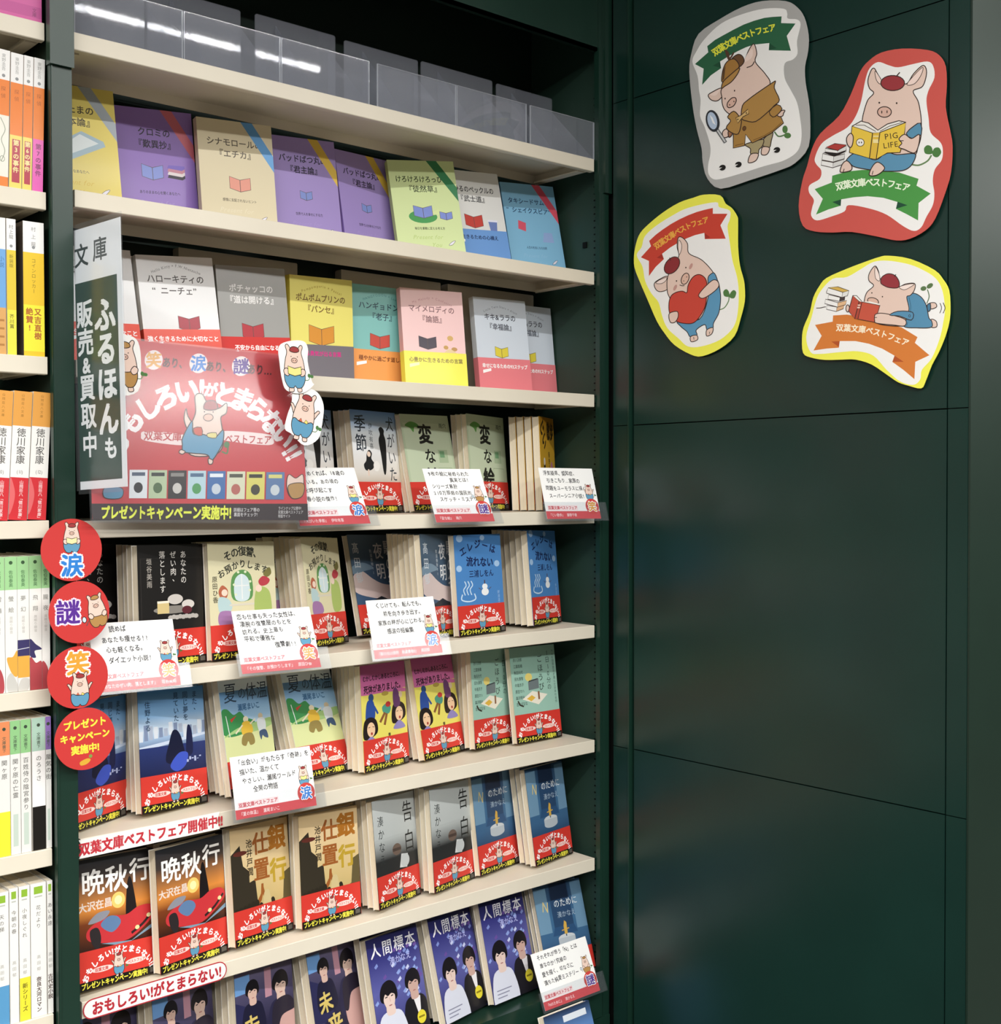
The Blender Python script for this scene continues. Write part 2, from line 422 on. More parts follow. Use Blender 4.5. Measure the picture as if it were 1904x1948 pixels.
def kanji_disc(a, x, y, r, k, size, red=True):
    c = {'涙': '#2f7fd0', '謎': '#5a2f93', '笑': '#e0a03a'}[k]
    if red: a.ell(x, y, r, r, '#c8403c')
    a.text(k, x, y, size, c, .03, out=('#fff', .045))

# ---------------------------------------------------------------- the red paper band of the fair, 42 mm tall
def fair_band(w=103):
    a = Art(d0=1.02); a.rect(0, 0, w, 43, '#d23a30'); a.rect(0, 0, w, 9.5, '#15100d')
    a.text('プレゼントキャンペーン実施中!', 46, 4.8, 7.6, '#e8e04a', .04, sx=.8)
    a.rect(93, 2, 101, 7.5, '#5a5650')
    a.along('おもしろい!がとまらない!!', arc(51.5, 4, 45, 172, 8, 11, 33), 8.6, '#fff', .045)
    a.ell(30, 20, 14, 3.2, '#f6d8d2'); a.ell(74, 20, 14, 3.2, '#f6d8d2')
    a.text('双葉文庫', 29, 20, 4.4, '#c8403c', .03); a.text('ベストフェア', 75, 20, 3.9, '#c8403c', .03)
    pig(a, 51.5, 21.5, .2, lw=3)
    return a
def band_mesh(art, w, h, t, right=True):
    b = MB().quadbox(-.25, w + .25, -1.0, -.9, 0, h, art.c[0]).quadbox(w + .12 if right else -.25, w + .25 if right else -.12, -.9, t + .42, 0, h, art.c[0])
    return b.add(art).mesh('paper_band', M['gloss'])


# ---------------------------------------------------------------- cover artwork, one function per title (mm, origin at the lower left corner)
CW, CH = 103, 145
def A(): return Art(lambda x, y: (min(max(x, 0), CW), min(max(y, 0), CH)), d0=.42)
def bg(a, c): a.rect(0, 0, CW, CH, c); return a

def present(c, tc, l1, l2, lat, rib, sub, soft, prop=None, gift=True, ts=11):
    """gift edition cover: two title lines, a ribbon across the corner, faint script"""
    def f():
        a = bg(A(), c)
        a.along(lat, [(18, 124), (50, 133), (85, 124)], 5, soft, .01)
        a.text(l1, 50, 116, ts, tc, .02, sx=min(1, 82 / (ts * len(l1)))); a.text(l2, 50, 101, ts, tc, .02)
        if rib: a.poly([(60, CH), (76, CH), (CW, 104), (CW, 82)], rib)
        if prop: prop(a)
        a.text(sub, 52, 40, 4.6, tc, .01, sx=.85)
        if gift:
            a.text('Present for', 48, 27, 9, soft, -.005, shear=.35); a.text('You', 60, 15, 9, soft, -.005, shear=.35)
            a.blob([(78, 14), (84, 15), (89, 21), (83, 19)], '#e9e6f2', tc, .5)
            if rib: a.blob([(0, 0), (16, 0), (14, 8), (8, 15), (0, 16)], rib)
        return a
    return f
def openbook(col, x=50, y=66, k=1):
    k *= 1.45
    def f(a):
        a.poly([(x - 11 * k, y - 5 * k), (x, y - 8 * k), (x + 11 * k, y - 5 * k), (x + 11 * k, y + 7 * k), (x, y + 4 * k), (x - 11 * k, y + 7 * k)], col)
        a.line([(x, y - 8 * k), (x, y + 4 * k)], .8, '#5a4a48'); a.line([(x - 11 * k, y - 5 * k), (x - 11 * k, y + 7 * k), (x, y + 4 * k), (x + 11 * k, y + 7 * k), (x + 11 * k, y - 5 * k), (x, y - 8 * k)], .7, '#5a4a48', True)
    return f
def bookpile(a):
    openbook('#8a9ae0', 44, 66, .9)(a)
    for i, c in enumerate(('#2d2735', '#e8dfe2', '#c98a9c', '#7d68c4')):
        a.poly([(64, 60 + i * 4), (84, 58 + i * 4), (88, 60.5 + i * 4), (88, 64 + i * 4), (66, 64 + i * 4)], c)
def tray(a):
    a.poly([(20, 52), (38, 50), (88, 74), (86, 80), (60, 90), (20, 66)], '#a9c1cf'); a.poly([(26, 62), (40, 58), (80, 77), (58, 86)], '#e3ecef')
def lily(a):
    a.ell(44, 58, 22, 10, '#3f9a4f'); a.poly([(44, 58), (70, 70), (70, 62)], '#dbe9a6'); openbook('#7c8fd8', 45, 66, .9)(a); openbook('#7c8fd8', 80, 60, .6)(a)
def cup(a):
    openbook('#c8453c', 46, 66)(a); a.poly([(74, 52), (86, 52), (88, 66), (72, 66)], '#6f83c0'); a.rect(71, 66, 89, 69, '#eef')
def fan(a):
    a.poly([(22, 70), (36, 66), (38, 80), (24, 84)], '#e05a70'); a.poly([(66, 50), (88, 50), (86, 66), (70, 66)], '#9ab4e4')
def flowers(a):
    openbook('#4a4350', 40, 66, .9)(a); a.ell(78, 74, 5, 4, '#d8b06a'); a.ell(70, 60, 4, 3, '#caa05a'); a.ell(84, 58, 5, 3, '#c4975a'); a.blob([(66, 50), (76, 58), (90, 50), (80, 48)], '#e9cfa4')

def title_band(col, t1, tc, lines, h=52):
    """paper band with a headline and a few small lines"""
    def f():
        a = Art(d0=1.02); a.rect(0, 0, CW, h, col)
        a.text(t1, 52, h - 12, 7.4, tc, .03, sx=min(1, 96 / (7.4 * len(t1))))
        for i, l in enumerate(lines): a.text(l, 56, h - 24 - i * 6.5, 4.2, tc, 0, sx=.9)
        a.poly([(8, h - 24), (24, h - 20), (24, h - 16), (8, h - 19)], '#ffffff' if col != '#f4ee5a' else '#f8f6c0')
        return a
    return f

def c_season():
    a = A(); a.ym = (33, .775); a.grad(0, 0, CW, CH, [(0, '#b9a58d'), (.2, '#e2ddd6'), (.5, '#eef0f2'), (.72, '#e3ecf4'), (.88, '#8fb2dc'), (1, '#5e86bd')])
    a.vtext('季節', 20, 140, 26, '#26313f', .01); a.vtext('犬がいた', 88, 140, 23, '#26313f', .005, sx=.8); a.vtext('伊吹有喜', 43, 128, 9, '#3a4654', 0)
    a.blob([(62, 112), (68, 116), (74, 110), (73, 102), (76, 90), (75, 60), (71, 30), (66, 30), (63, 62), (60, 90), (64, 102)], '#17191c')
    a.blob([(30, 64), (36, 72), (42, 66), (40, 56), (46, 46), (40, 36), (26, 34), (22, 44), (28, 52)], '#1d1f22'); a.ell(35, 64, 4, 5, '#efd9c8'); a.rect(30, 24, 33, 36, '#e8cfbf')
    a.blob([(44, 46), (52, 52), (58, 44), (54, 34), (46, 34)], '#f4f2ee'); return a
def c_drawing():
    a = bg(A(), '#b7c6a8'); a.rect(4, 4, 99, 132, '#c3d0b4')
    a.blob([(8, 128), (20, 134), (34, 131), (38, 124), (28, 126), (24, 118), (18, 124)], '#5e9a4a')
    a.vtext('変', 48, 132, 31, '#161816', .035); a.vtext('な', 52, 95, 24, '#161816', .02); a.vtext('絵', 52, 66, 32, '#161816', .035); a.text('雨穴', 88, 129, 8, '#2d352b', .01)
    a.rect(70, 72, 90, 92, '#aabd9c'); a.rect(73, 80, 83, 90, '#6f9a72'); a.line([(66, 64), (95, 64), (95, 44), (66, 44)], .8, '#8da37f', True); return a
def c_walk():
    a = bg(A(), '#d9a92e'); a.grad(0, 90, CW, CH, [(0, '#d9a92e'), (1, '#c98f22')])
    a.text('じい', 26, 118, 30, '#1b1712', .05, sx=.8, rot=-60); a.text('散歩', 74, 124, 29, '#1b1712', .05, sx=.8); a.vtext('藤野千夜', 62, 92, 10, '#2a2218', .01)
    a.blob([(22, 70), (28, 78), (34, 70), (36, 50), (30, 36), (22, 40), (20, 56)], '#26221d'); a.ell(28, 76, 6, 6, '#f0e6d4'); a.ell(78, 64, 8, 12, '#c97f9a'); a.ell(78, 46, 6, 8, '#3d332a'); a.line([(20, 30), (90, 30)], 2, '#8a6a1c'); return a
def c_sweets():
    a = bg(A(), '#1b1918'); a.ym = (33, .68); a.vtext('あなたの', 70, 138, 9.6, '#d6d2cc', .01); a.vtext('ぜい肉、', 54, 138, 9.6, '#d6d2cc', .01); a.vtext('落とします', 37, 138, 9.6, '#d6d2cc', .01); a.vtext('垣谷美雨', 17, 130, 8.5, '#a8a29a', .01)
    a.ell(52, 50, 30, 7, '#8c8780'); a.ell(56, 68, 12, 9, '#cfc9c2'); a.ell(76, 58, 10, 8, '#d8d2cc'); a.ell(74, 48, 8, 7, '#5e2730'); a.poly([(28, 44), (46, 44), (46, 66), (28, 66)], '#d9c48a'); a.rect(28, 62, 46, 66, '#f1ead6')
    for i in range(9): a.ell(48 + i * 5, 36 + (i % 2), 4, 4, '#b9b4ae')
    a.line([(4, 4), (99, 4), (99, 141), (4, 141)], .8, '#3a3634', True); return a
def c_revenge():
    a = bg(A(), '#dcd5b0'); a.ym = (33, .775); a.along('その復讐、', [(24, 126), (50, 134), (82, 129)], 13, '#33352c', .025); a.along('お預かりします', [(14, 104), (50, 118), (92, 108)], 11, '#33352c', .025)
    a.blob([(36, 52), (34, 84), (44, 98), (58, 98), (66, 84), (64, 52)], '#5f9455'); a.blob([(40, 52), (39, 82), (50, 93), (61, 82), (60, 52)], '#cfe0e4'); a.line([(50, 52), (50, 93)], 1.6, '#e9ecea'); a.line([(39, 74), (61, 74)], 1.6, '#e9ecea')
    for p in ((40, 60), (62, 66), (38, 76), (63, 80), (56, 96), (45, 96)): a.ell(p[0], p[1], 2, 2, '#dfe6c4')
    a.blob([(14, 66), (20, 76), (28, 68), (26, 56), (18, 54)], '#b5654a'); a.ell(23, 64, 4.5, 5.5, '#f0d6c4'); a.blob([(14, 56), (28, 54), (34, 40), (26, 30), (14, 34)], '#b7d0d2'); a.blob([(16, 34), (36, 32), (42, 16), (20, 8), (12, 18)], '#a277a8')
    a.rect(30, 42, 70, 45, '#d8d2c2'); a.blob([(72, 66), (84, 70), (94, 58), (94, 20), (74, 14), (68, 34)], '#a9bd6a'); a.ell(76, 68, 5, 6, '#f0d6c4')
    a.blob([(76, 80), (84, 88), (94, 82), (90, 74), (80, 72)], '#b9404c'); a.blob([(84, 92), (94, 102), (97, 92), (90, 86)], '#7a7442'); a.vtext('原田ひ香', 9, 104, 8, '#4d4a3c', .01); return a
def c_station():
    a = A(); a.grad(0, 0, CW, CH, [(0, '#27364f'), (.35, '#3d5878'), (.7, '#41586f'), (1, '#5a6d7e')])
    a.blob([(0, 84), (20, 92), (44, 80), (66, 72), (103, 66), (103, 46), (70, 50), (40, 52), (0, 62)], '#d9c7c4'); a.blob([(0, 98), (26, 104), (50, 96), (30, 92), (0, 88)], '#7992a6')
    a.poly([(22, 44), (58, 54), (103, 40), (103, 20), (30, 26)], '#232a35'); a.poly([(30, 26), (103, 20), (103, 14), (34, 18)], '#5d4436')
    a.vtext('駅の名は', 90, 138, 23, '#e9eaec', .012, sx=.9, sp=1.05); a.vtext('夜明', 66, 136, 25, '#e9eaec', .012, sx=.9, sp=1.2); a.vtext('軌道春秋II', 48, 124, 6, '#c9d2da', 0); a.vtext('髙田郁', 14, 136, 17, '#d3dae0', .005, sx=.9, sp=1.25); return a
def c_elegy():
    a = bg(A(), '#4d86c4'); a.ym = (33, .775)
    for x, y, r in ((92, 88, 6), (8, 82, 6), (62, 138, 5), (12, 138, 7)): a.ell(x, y, r, r, '#a9c9ea')
    a.along('エレジーは', [(10, 118), (50, 131), (92, 121)], 14, '#1d2b57', .035); a.text('流れない', 54, 105, 15, '#1d2b57', .035, rot=-3); a.text('三浦しをん', 56, 88, 11, '#1d2b57', .02)
    for i in (-1, 0, 1): a.line(cr([(25 + i * 7, 32), (22 + i * 7, 42), (28 + i * 7, 50), (25 + i * 7, 58)], False, 4), 2, '#cfe4f6')
    a.line(cr([(12, 34), (10, 24), (26, 20), (40, 24), (38, 34)], False, 4), 2.4, '#cfe4f6')
    a.ell(62, 36, 8, 7, '#f1f3f4'); a.ell(62, 46, 6, 5.5, '#f1f3f4'); a.line([(62, 51), (62, 58)], 2, '#5a3b33'); a.line([(54, 40), (48, 44)], 1, '#5a3b33'); a.line([(70, 40), (76, 44)], 1, '#5a3b33')
    a.vtext('餅湯温泉まんじゅう', 92, 62, 5.4, '#9fc3ea', 0); return a
def c_dream():
    a = A(); a.ym = (33, .775); a.grad(0, 0, CW, CH, [(0, '#1d2348'), (.3, '#26336b'), (.48, '#9db8d8'), (.56, '#c7d6e4'), (.72, '#86b2dc'), (1, '#3f7fb8')])
    for i in range(14): a.rect(i * 7.6, 66 + (i * 37 % 9), i * 7.6 + 6, 82 + (i * 53 % 11), ('#d6dde6', '#7f8fae', '#a9b4c8')[i % 3])
    a.poly([(0, 58), (103, 70), (103, 66), (0, 52)], '#c9d6ea'); a.grad(0, 0, CW, 56, [(0, '#161b3e'), (1, '#27356e')])
    a.blob([(40, 30), (46, 62), (52, 78), (60, 76), (66, 60), (68, 30)], '#101532'); a.blob([(72, 40), (74, 78), (78, 84), (82, 70), (82, 40)], '#171d44'); a.blob([(46, 24), (60, 42), (74, 40), (70, 22), (56, 14)], '#3d55c0')
    for i in range(6): a.rect(72 + i * 4, 26 + (i % 3) * 3, 75 + i * 4, 30 + (i % 2) * 4, '#aeb8dc')
    a.vtext('また、', 88, 140, 8.6, '#27425f', .01); a.vtext('同じ夢を', 73, 140, 8.6, '#27425f', .01); a.vtext('見ていた', 58, 140, 8.6, '#27425f', .01); a.vtext('住野よる', 14, 132, 8.6, '#27425f', .01); return a
def c_summer():
    a = A(); a.ym = (33, .67); a.grad(0, 70, CW, CH, [(0, '#dcebf2'), (.3, '#9fc6e6'), (1, '#5f8fbd')]); a.rect(0, 0, CW, 76, '#d9e0a4')
    a.blob([(0, 66), (0, 108), (12, 112), (24, 100), (38, 104), (48, 92), (64, 84), (66, 72), (30, 60)], '#3f8f52'); a.blob([(0, 60), (30, 66), (64, 62), (103, 70), (103, 84), (70, 80), (30, 74)], '#a8cc86')
    a.text('夏', 22, 128, 27, '#2c4055', -.005, shear=.1); a.text('の', 46, 126, 17, '#2c4055', -.01); a.text('体温', 78, 127, 24, '#2c4055', -.01, shear=.1); a.text('瀬尾まいこ', 58, 108, 9.5, '#2d5f8c', .025)
    a.line([(12, 60), (8, 100)], 1.4, '#e9ecec'); a.poly([(16, 92), (30, 98), (18, 86)], '#c8443c')
    a.ell(48, 88, 5.5, 6, '#eadfc2'); a.blob([(40, 82), (56, 82), (60, 62), (38, 60)], '#e6bd45'); a.line([(40, 78), (24, 64)], 3, '#eadfc2'); a.line([(56, 78), (68, 86)], 3, '#eadfc2'); a.blob([(40, 60), (58, 60), (62, 42), (52, 38), (48, 46), (42, 38), (34, 44)], '#96854c')
    a.ell(80, 90, 5, 5.5, '#cfc0a4'); a.blob([(72, 84), (88, 84), (88, 62), (74, 60)], '#dfe6ea'); a.blob([(74, 60), (88, 62), (92, 46), (84, 48), (80, 52), (76, 44)], '#40587a'); return a
def c_folktale():
    a = bg(A(), '#e8dd6a'); a.ym = (33, .775); a.grad(0, 96, CW, CH, [(0, '#d573a8'), (1, '#b9568f')]); a.blob([(0, 92), (0, 104), (30, 98), (60, 101), (103, 94), (103, 88), (60, 92)], '#cf6fa4')
    a.text('むかしむかしあるところに、', 50, 127, 8, '#2b1626', .03, sx=.86, rot=1); a.text('死体がありました。', 52, 112, 11.5, '#2b1626', .03, sx=.88, rot=1)
    a.ell(22, 86, 6, 7, '#33507e'); a.blob([(12, 78), (26, 80), (30, 56), (22, 38), (8, 40)], '#2f4f9a'); a.line([(28, 70), (36, 56)], 4, '#2f4f9a'); a.blob([(46, 66), (58, 72), (66, 64), (62, 54), (50, 54)], '#4f9a86'); a.ell(60, 70, 6, 5, '#c23b3b'); a.line([(52, 56), (40, 40)], 5, '#8a5a34'); a.line([(56, 54), (50, 34)], 5, '#8a5a34')
    for x, y in ((18, 30), (84, 50)):
        a.blob([(x - 15, y - 16), (x - 14, y + 14), (x, y + 22), (x + 14, y + 14), (x + 14, y - 8)], '#241a1a'); a.ell(x + 1, y, 9, 13, '#efc9a4'); a.line([(x - 5, y + 4), (x - 1, y + 5)], 1, '#2a1a18'); a.line([(x + 4, y + 5), (x + 8, y + 4)], 1, '#2a1a18'); a.ell(x + 2, y - 7, 2.2, 2.6, '#a83a34'); a.blob([(x - 14, y - 26), (x, y - 12), (x + 14, y - 26)], '#8f86c0')
    a.blob([(72, 88), (78, 98), (86, 88), (88, 66), (74, 64)], '#6a3f6e'); a.ell(90, 84, 4, 6, '#e6cfae'); a.ell(54, 90, 8, 4, '#b9a24a'); a.vtext('青柳碧人', 60, 48, 6.5, '#3a2d28', .02); return a
def c_treat():
    a = bg(A(), '#9cc4b4'); a.ym = (33, .775)
    for i, n in enumerate(('赤川次郎', '江國香織', '角田光代', '田丸雅智', '中島京子', '原田マハ', '森沢明夫', '吉本ばなな')): a.text(n, 6, 126 - i * 9.6, 5.8, '#32443e', .01, 'l', sx=.86)
    a.vtext('1日10分の', 84, 138, 10, '#2a3632', 0); a.vtext('ごほうび', 66, 132, 12.5, '#2a3632', .005, sp=1.15); a.ell(38, 84, 8, 8, '#e3cf76')
    a.poly([(36, 58), (60, 60), (60, 78), (36, 74)], '#6f7a7c'); a.poly([(36, 74), (60, 78), (58, 80), (38, 77)], '#3d4648'); a.poly([(20, 42), (44, 56), (78, 46), (56, 28)], '#efe9d8'); a.poly([(30, 42), (42, 48), (50, 42), (40, 36)], '#e5b848')
    a.line(cr([(10, 40), (14, 32), (22, 28)], False, 4), 3, '#3d3a30'); a.rect(56, 38, 60, 54, '#8a5f42'); a.vtext('NHK国際放送が選んだ日本の名作', 97, 138, 5, '#4d6a60', 0); return a
def c_autumn():
    a = A(); a.grad(0, 0, CW, CH, [(0, '#1c1010'), (.3, '#33180f'), (.5, '#7a3a18'), (.6, '#d98a3c'), (.72, '#a06a3c'), (.84, '#3d3430'), (1, '#20242a')]); a.ym = (9, 1.02)
    a.ell(54, 82, 9, 9, '#f6cf72'); a.ell(54, 82, 5, 5, '#fdeeb0'); a.blob([(64, 60), (66, 96), (70, 106), (74, 96), (78, 60)], '#171214')
    a.text('晩秋', 37, 118, 31, '#f6f4f0', .02); a.text('行', 84, 123, 29, '#f6f4f0', .02); 
    a.blob([(12, 54), (14, 44), (34, 38), (66, 36), (96, 52), (103, 62), (96, 70), (80, 70), (64, 64), (44, 66), (24, 62)], '#c8343a'); a.blob([(30, 58), (40, 66), (52, 64), (56, 56), (44, 48)], '#5f7fa8'); a.blob([(14, 62), (26, 72), (42, 72), (34, 64)], '#8d8f9a')
    a.blob([(18, 40), (16, 54), (26, 56), (30, 44), (26, 32)], '#2a2426'); a.line(cr([(70, 42), (86, 50), (100, 62)], False, 4), 3, '#2a1f20'); a.ell(78, 47, 3, 2.4, '#e9dca0'); a.ell(94, 58, 3, 2.4, '#e9dca0'); a.poly([(30, 38), (70, 34), (103, 50), (103, 45), (60, 30)], '#7d9bb0'); a.text('大沢在昌', 24, 92, 11, '#e8d8cc', .03, rot=2); return a
def c_bank():
    a = A(); a.grad(0, 0, CW, CH, [(0, '#9a8a54'), (.4, '#cdb57c'), (.8, '#e0c79a'), (1, '#d8bb8c')])
    a.poly([(0, 20), (0, 112), (16, 122), (20, 96), (30, 88), (30, 74), (40, 76), (44, 30)], '#332d22'); a.poly([(103, 24), (103, 80), (92, 76), (88, 44), (76, 40)], '#5d5334')
    a.ell(16, 112, 12, 3, '#5d2a22'); a.vtext('銀', 82, 140, 33, '#a86a20', .04); a.vtext('行', 82, 98, 31, '#b99a30', .04); a.vtext('仕置人', 52, 136, 29, '#9a5a28', .03, sp=1.12); a.vtext('池井戸潤', 32, 128, 11, '#3a2d1f', .02)
    for i in range(10): a.ell(6 + i * 7, 40 + (i * 7 % 6), 4, 6, '#2a251b')
    a.rect(0, 18, CW, 38, '#2f2a1e'); a.blob([(52, 36), (54, 56), (60, 60), (64, 56), (66, 36)], '#cdbb8a'); return a
def c_confess():
    a = A(); a.grad(0, 0, CW, CH, [(0, '#1c1d1e'), (.42, '#2a2c2d'), (.52, '#6f7575'), (.64, '#b9bfbe'), (1, '#c6cbca')])
    a.blob([(0, 40), (0, 82), (24, 88), (50, 70), (80, 84), (103, 74), (103, 40)], '#262829'); a.grad(0, 62, CW, 90, [(0, '#2a2c2d'), (1, '#b4bab9')])
    a.vtext('告白', 84, 140, 31, '#1c1f20', 0, sx=.85, sp=1.3); a.vtext('湊かなえ', 17, 124, 15, '#2b3030', -.008, sp=1.15)
    a.ell(52, 72, 11, 8, '#6b5a50'); a.rect(42, 70, 62, 74, '#4a3d37'); a.poly([(56, 46), (74, 44), (78, 62), (62, 64)], '#d2d6d6'); a.ell(70, 54, 11, 9, '#c2c7c8'); return a
def c_forn():
    a = A(); a.ym = (33, .775); a.grad(0, 0, CW, CH, [(0, '#223c5c'), (.25, '#3c6288'), (.55, '#3f6a90'), (.8, '#37587c'), (1, '#2f4d6c')])
    a.rect(0, 52, 26, 138, '#6f94b0'); a.rect(80, 50, 103, 140, '#6a90ae'); a.rect(32, 60, 74, CH, '#2a4668'); a.rect(34, 112, 72, CH, '#1d2c46'); a.poly([(32, 60), (74, 60), (80, 44), (26, 44)], '#2d5078')
    a.text('N', 20, 113, 22, '#d9c27a', .0, sx=.8, rot=-12); a.text('のために', 64, 114, 13, '#dfe6ea', .005); a.text('湊かなえ', 62, 97, 10, '#a9bccb', 0)
    a.ell(54, 38, 18, 7, '#c9cfd2'); a.rect(36, 28, 72, 38, '#b4bdc4'); a.ell(54, 28, 18, 7, '#b4bdc4'); a.line([(54, 40), (54, 70)], 2, '#22344c'); a.poly([(51, 44), (57, 44), (58, 66), (54, 70), (51, 60)], '#d0a84a'); a.line([(46, 52), (62, 54)], 2, '#d0a84a'); return a
def man(a, x, y, k, face, shirt, collar):
    a.blob([(x - 22 * k, y - 62 * k), (x - 20 * k, y - 22 * k), (x, y - 14 * k), (x + 20 * k, y - 22 * k), (x + 24 * k, y - 62 * k)], shirt)
    if collar: a.poly([(x - 4 * k, y - 15 * k), (x + 10 * k, y - 17 * k), (x + 6 * k, y - 50 * k)], '#e8e6ea')
    a.blob([(x - 6 * k, y - 6 * k), (x + 6 * k, y - 6 * k), (x + 7 * k, y - 18 * k), (x - 6 * k, y - 18 * k)], face); a.blob([(x - 12 * k, y - 3 * k), (x - 15 * k, y + 8 * k), (x - 8 * k, y + 18 * k), (x + 4 * k, y + 20 * k), (x + 13 * k, y + 12 * k), (x + 12 * k, y - 3 * k)], '#17131a')
    a.blob([(x - 9.5 * k, y + 2 * k), (x - 5 * k, y + 7 * k), (x + 2 * k, y + 9 * k), (x + 9 * k, y + 3 * k), (x + 9 * k, y - 4 * k), (x + 4 * k, y - 13 * k), (x - 4 * k, y - 13 * k), (x - 9.5 * k, y - 4 * k)], face); a.blob([(x - 11 * k, y + 10 * k), (x + 10 * k, y + 12 * k), (x + 11 * k, y + 3 * k), (x + 4 * k, y + 5 * k), (x - 2 * k, y + 3 * k), (x - 7 * k, y + 6 * k), (x - 11 * k, y + 1 * k)], '#17131a')
    for e in (-5, 5): a.line([(x + (e - 2) * k, y + 2 * k), (x + (e + 2) * k, y + 2.4 * k)], 1.3 * k, '#2a2022')
    a.line([(x - 2 * k, y - 8 * k), (x + 3 * k, y - 8 * k)], 1.2 * k, '#a86a66'); a.line([(x, y + 1 * k), (x + 1 * k, y - 4 * k)], .8 * k, '#c9a294')
def c_specimen():
    a = A(); a.grad(0, 0, CW, CH, [(0, '#2a2c66'), (.5, '#5d5fa4'), (.8, '#35357a'), (1, '#1d1c4a')])
    rr = random.Random(3)
    for i in range(40):
        x, y = rr.uniform(4, 98), rr.uniform(50, 118); a.poly([(x, y), (x + 5, y + 3), (x + 3, y + 7), (x - 3, y + 3)], rr.choice(('#8fa4e0', '#c9d0f0', '#6a4f9c', '#7f8fd0')))
    a.text('人間標本', 51, 128, 21, '#f2f0f4', .01, sp=1.12); a.text('湊かなえ', 62, 108, 11, '#b9bdf0', .01)
    man(a, 80, 68, 1.05, '#c9a79c', '#1a181f', True); man(a, 30, 62, 1.15, '#e6cdc2', '#d9dcea', False)
    for i in range(3): a.rect(10, 16 - i * 5, 44 - i * 6, 17.5 - i * 5, '#8a8ca4')
    a.ell(88, 22, 9, 9, '#e3d53a'); a.rect(82, 21, 94, 23.5, '#8a7a18'); return a
def c_future():
    a = A(); a.grad(0, 0, CW, CH, [(0, '#17162e'), (.5, '#23213f'), (.85, '#514c6c'), (1, '#6d6480')]); a.rect(0, 118, 26, 140, '#6d9ad0'); a.rect(52, 104, 64, 140, '#b98a9a'); a.poly([(0, 110), (30, 96), (40, 60), (0, 40)], '#2a2a52')
    man(a, 30, 116, .8, '#d6b4a6', '#1b1a34', False); man(a, 80, 112, 1.0, '#d9bcae', '#262443', False); a.ell(88, 52, 24, 34, '#c9a09a'); a.blob([(62, 60), (66, 92), (90, 98), (103, 88), (103, 78), (80, 74), (70, 54)], '#241f30')
    a.text('未', 26, 76, 28, '#d6bf6c', .03, rot=6); a.text('来', 40, 44, 31, '#d6bf6c', .03, rot=6); a.vtext('湊かなえ', 14, 52, 9, '#d9d2c2', .01); return a
def c_plain():
    a = bg(A(), '#efefee'); a.text('ハローキティの', 52, 118, 10, '#55514e', .01); a.text('“ニーチェ”', 52, 104, 10, '#55514e', .01); return a
def c_low():
    a = A(); a.grad(0, 0, CW, CH, [(0, '#2a4a7c'), (.8, '#5f86bf'), (1, '#24304a')]); a.rect(40, 128, 92, 137, '#dfe6ee'); return a

# ---------------------------------------------------------------- books
def cover_mesh(art, t, right, back='#e6e2da', spine=None):
    b = MB().quadbox(0, CW, -.42, 0, 0, CH, art.c[0]).quadbox(0, CW, t, t + .42, 0, CH, back)
    b.quadbox(*((CW - .5, CW + .1) if right else (-.1, .5)), -.42, t + .42, 0, CH, spine or back)
    return b.add(art).mesh('cover', M['gloss'])
_pg = {}
def page_mesh(t, right):
    if (t, right) not in _pg:
        x0, x1 = (.8, CW - .6) if right else (.6, CW - .8)
        b = MB(); n = 4
        for i in range(n):     # sections of the page block, each a touch proud or shy of the next
            e = (.0, .25, .1, .3)[i]
            b.quadbox(x0 + (e if right else 0), x1 - (0 if right else e), .05 + (t - .1) * i / n, .05 + (t - .1) * (i + 1) / n - .12, .8, CH - .8 - e)
        _pg[t, right] = b.mesh('page_block', M['page'])
    return _pg[t, right]

_bk = {}
def book_meshes(key, artf, t, right, band, spine):
    if key not in _bk:
        c = cover_mesh(artf(), t, right, spine=spine)
        if band == 'fair':
            if ('fair', t) not in _bk: _bk['fair', t] = band_mesh(fair_band(), CW, 43, t, True)
            bm = _bk['fair', t]
        elif band: bm = band_mesh(band(), CW, 52, t, right)
        else: bm = None
        _bk[key] = (c, page_mesh(t, right), bm)
    return _bk[key]

def make_book(meshes, label, group=None):
    r = bpy.data.objects.new('paperback_book', None); COL.objects.link(r); r.empty_display_size = .03
    tag(r, label, 'book', group)
    link('cover', meshes[0], r); link('page_block', meshes[1], r)
    if meshes[2]: link('paper_band', meshes[2], r)
    return r

def copy_tree(o):
    c = o.copy(); COL.objects.link(c)
    for ch in o.children:
        k = ch.copy(); COL.objects.link(k); k.parent = c
    return c

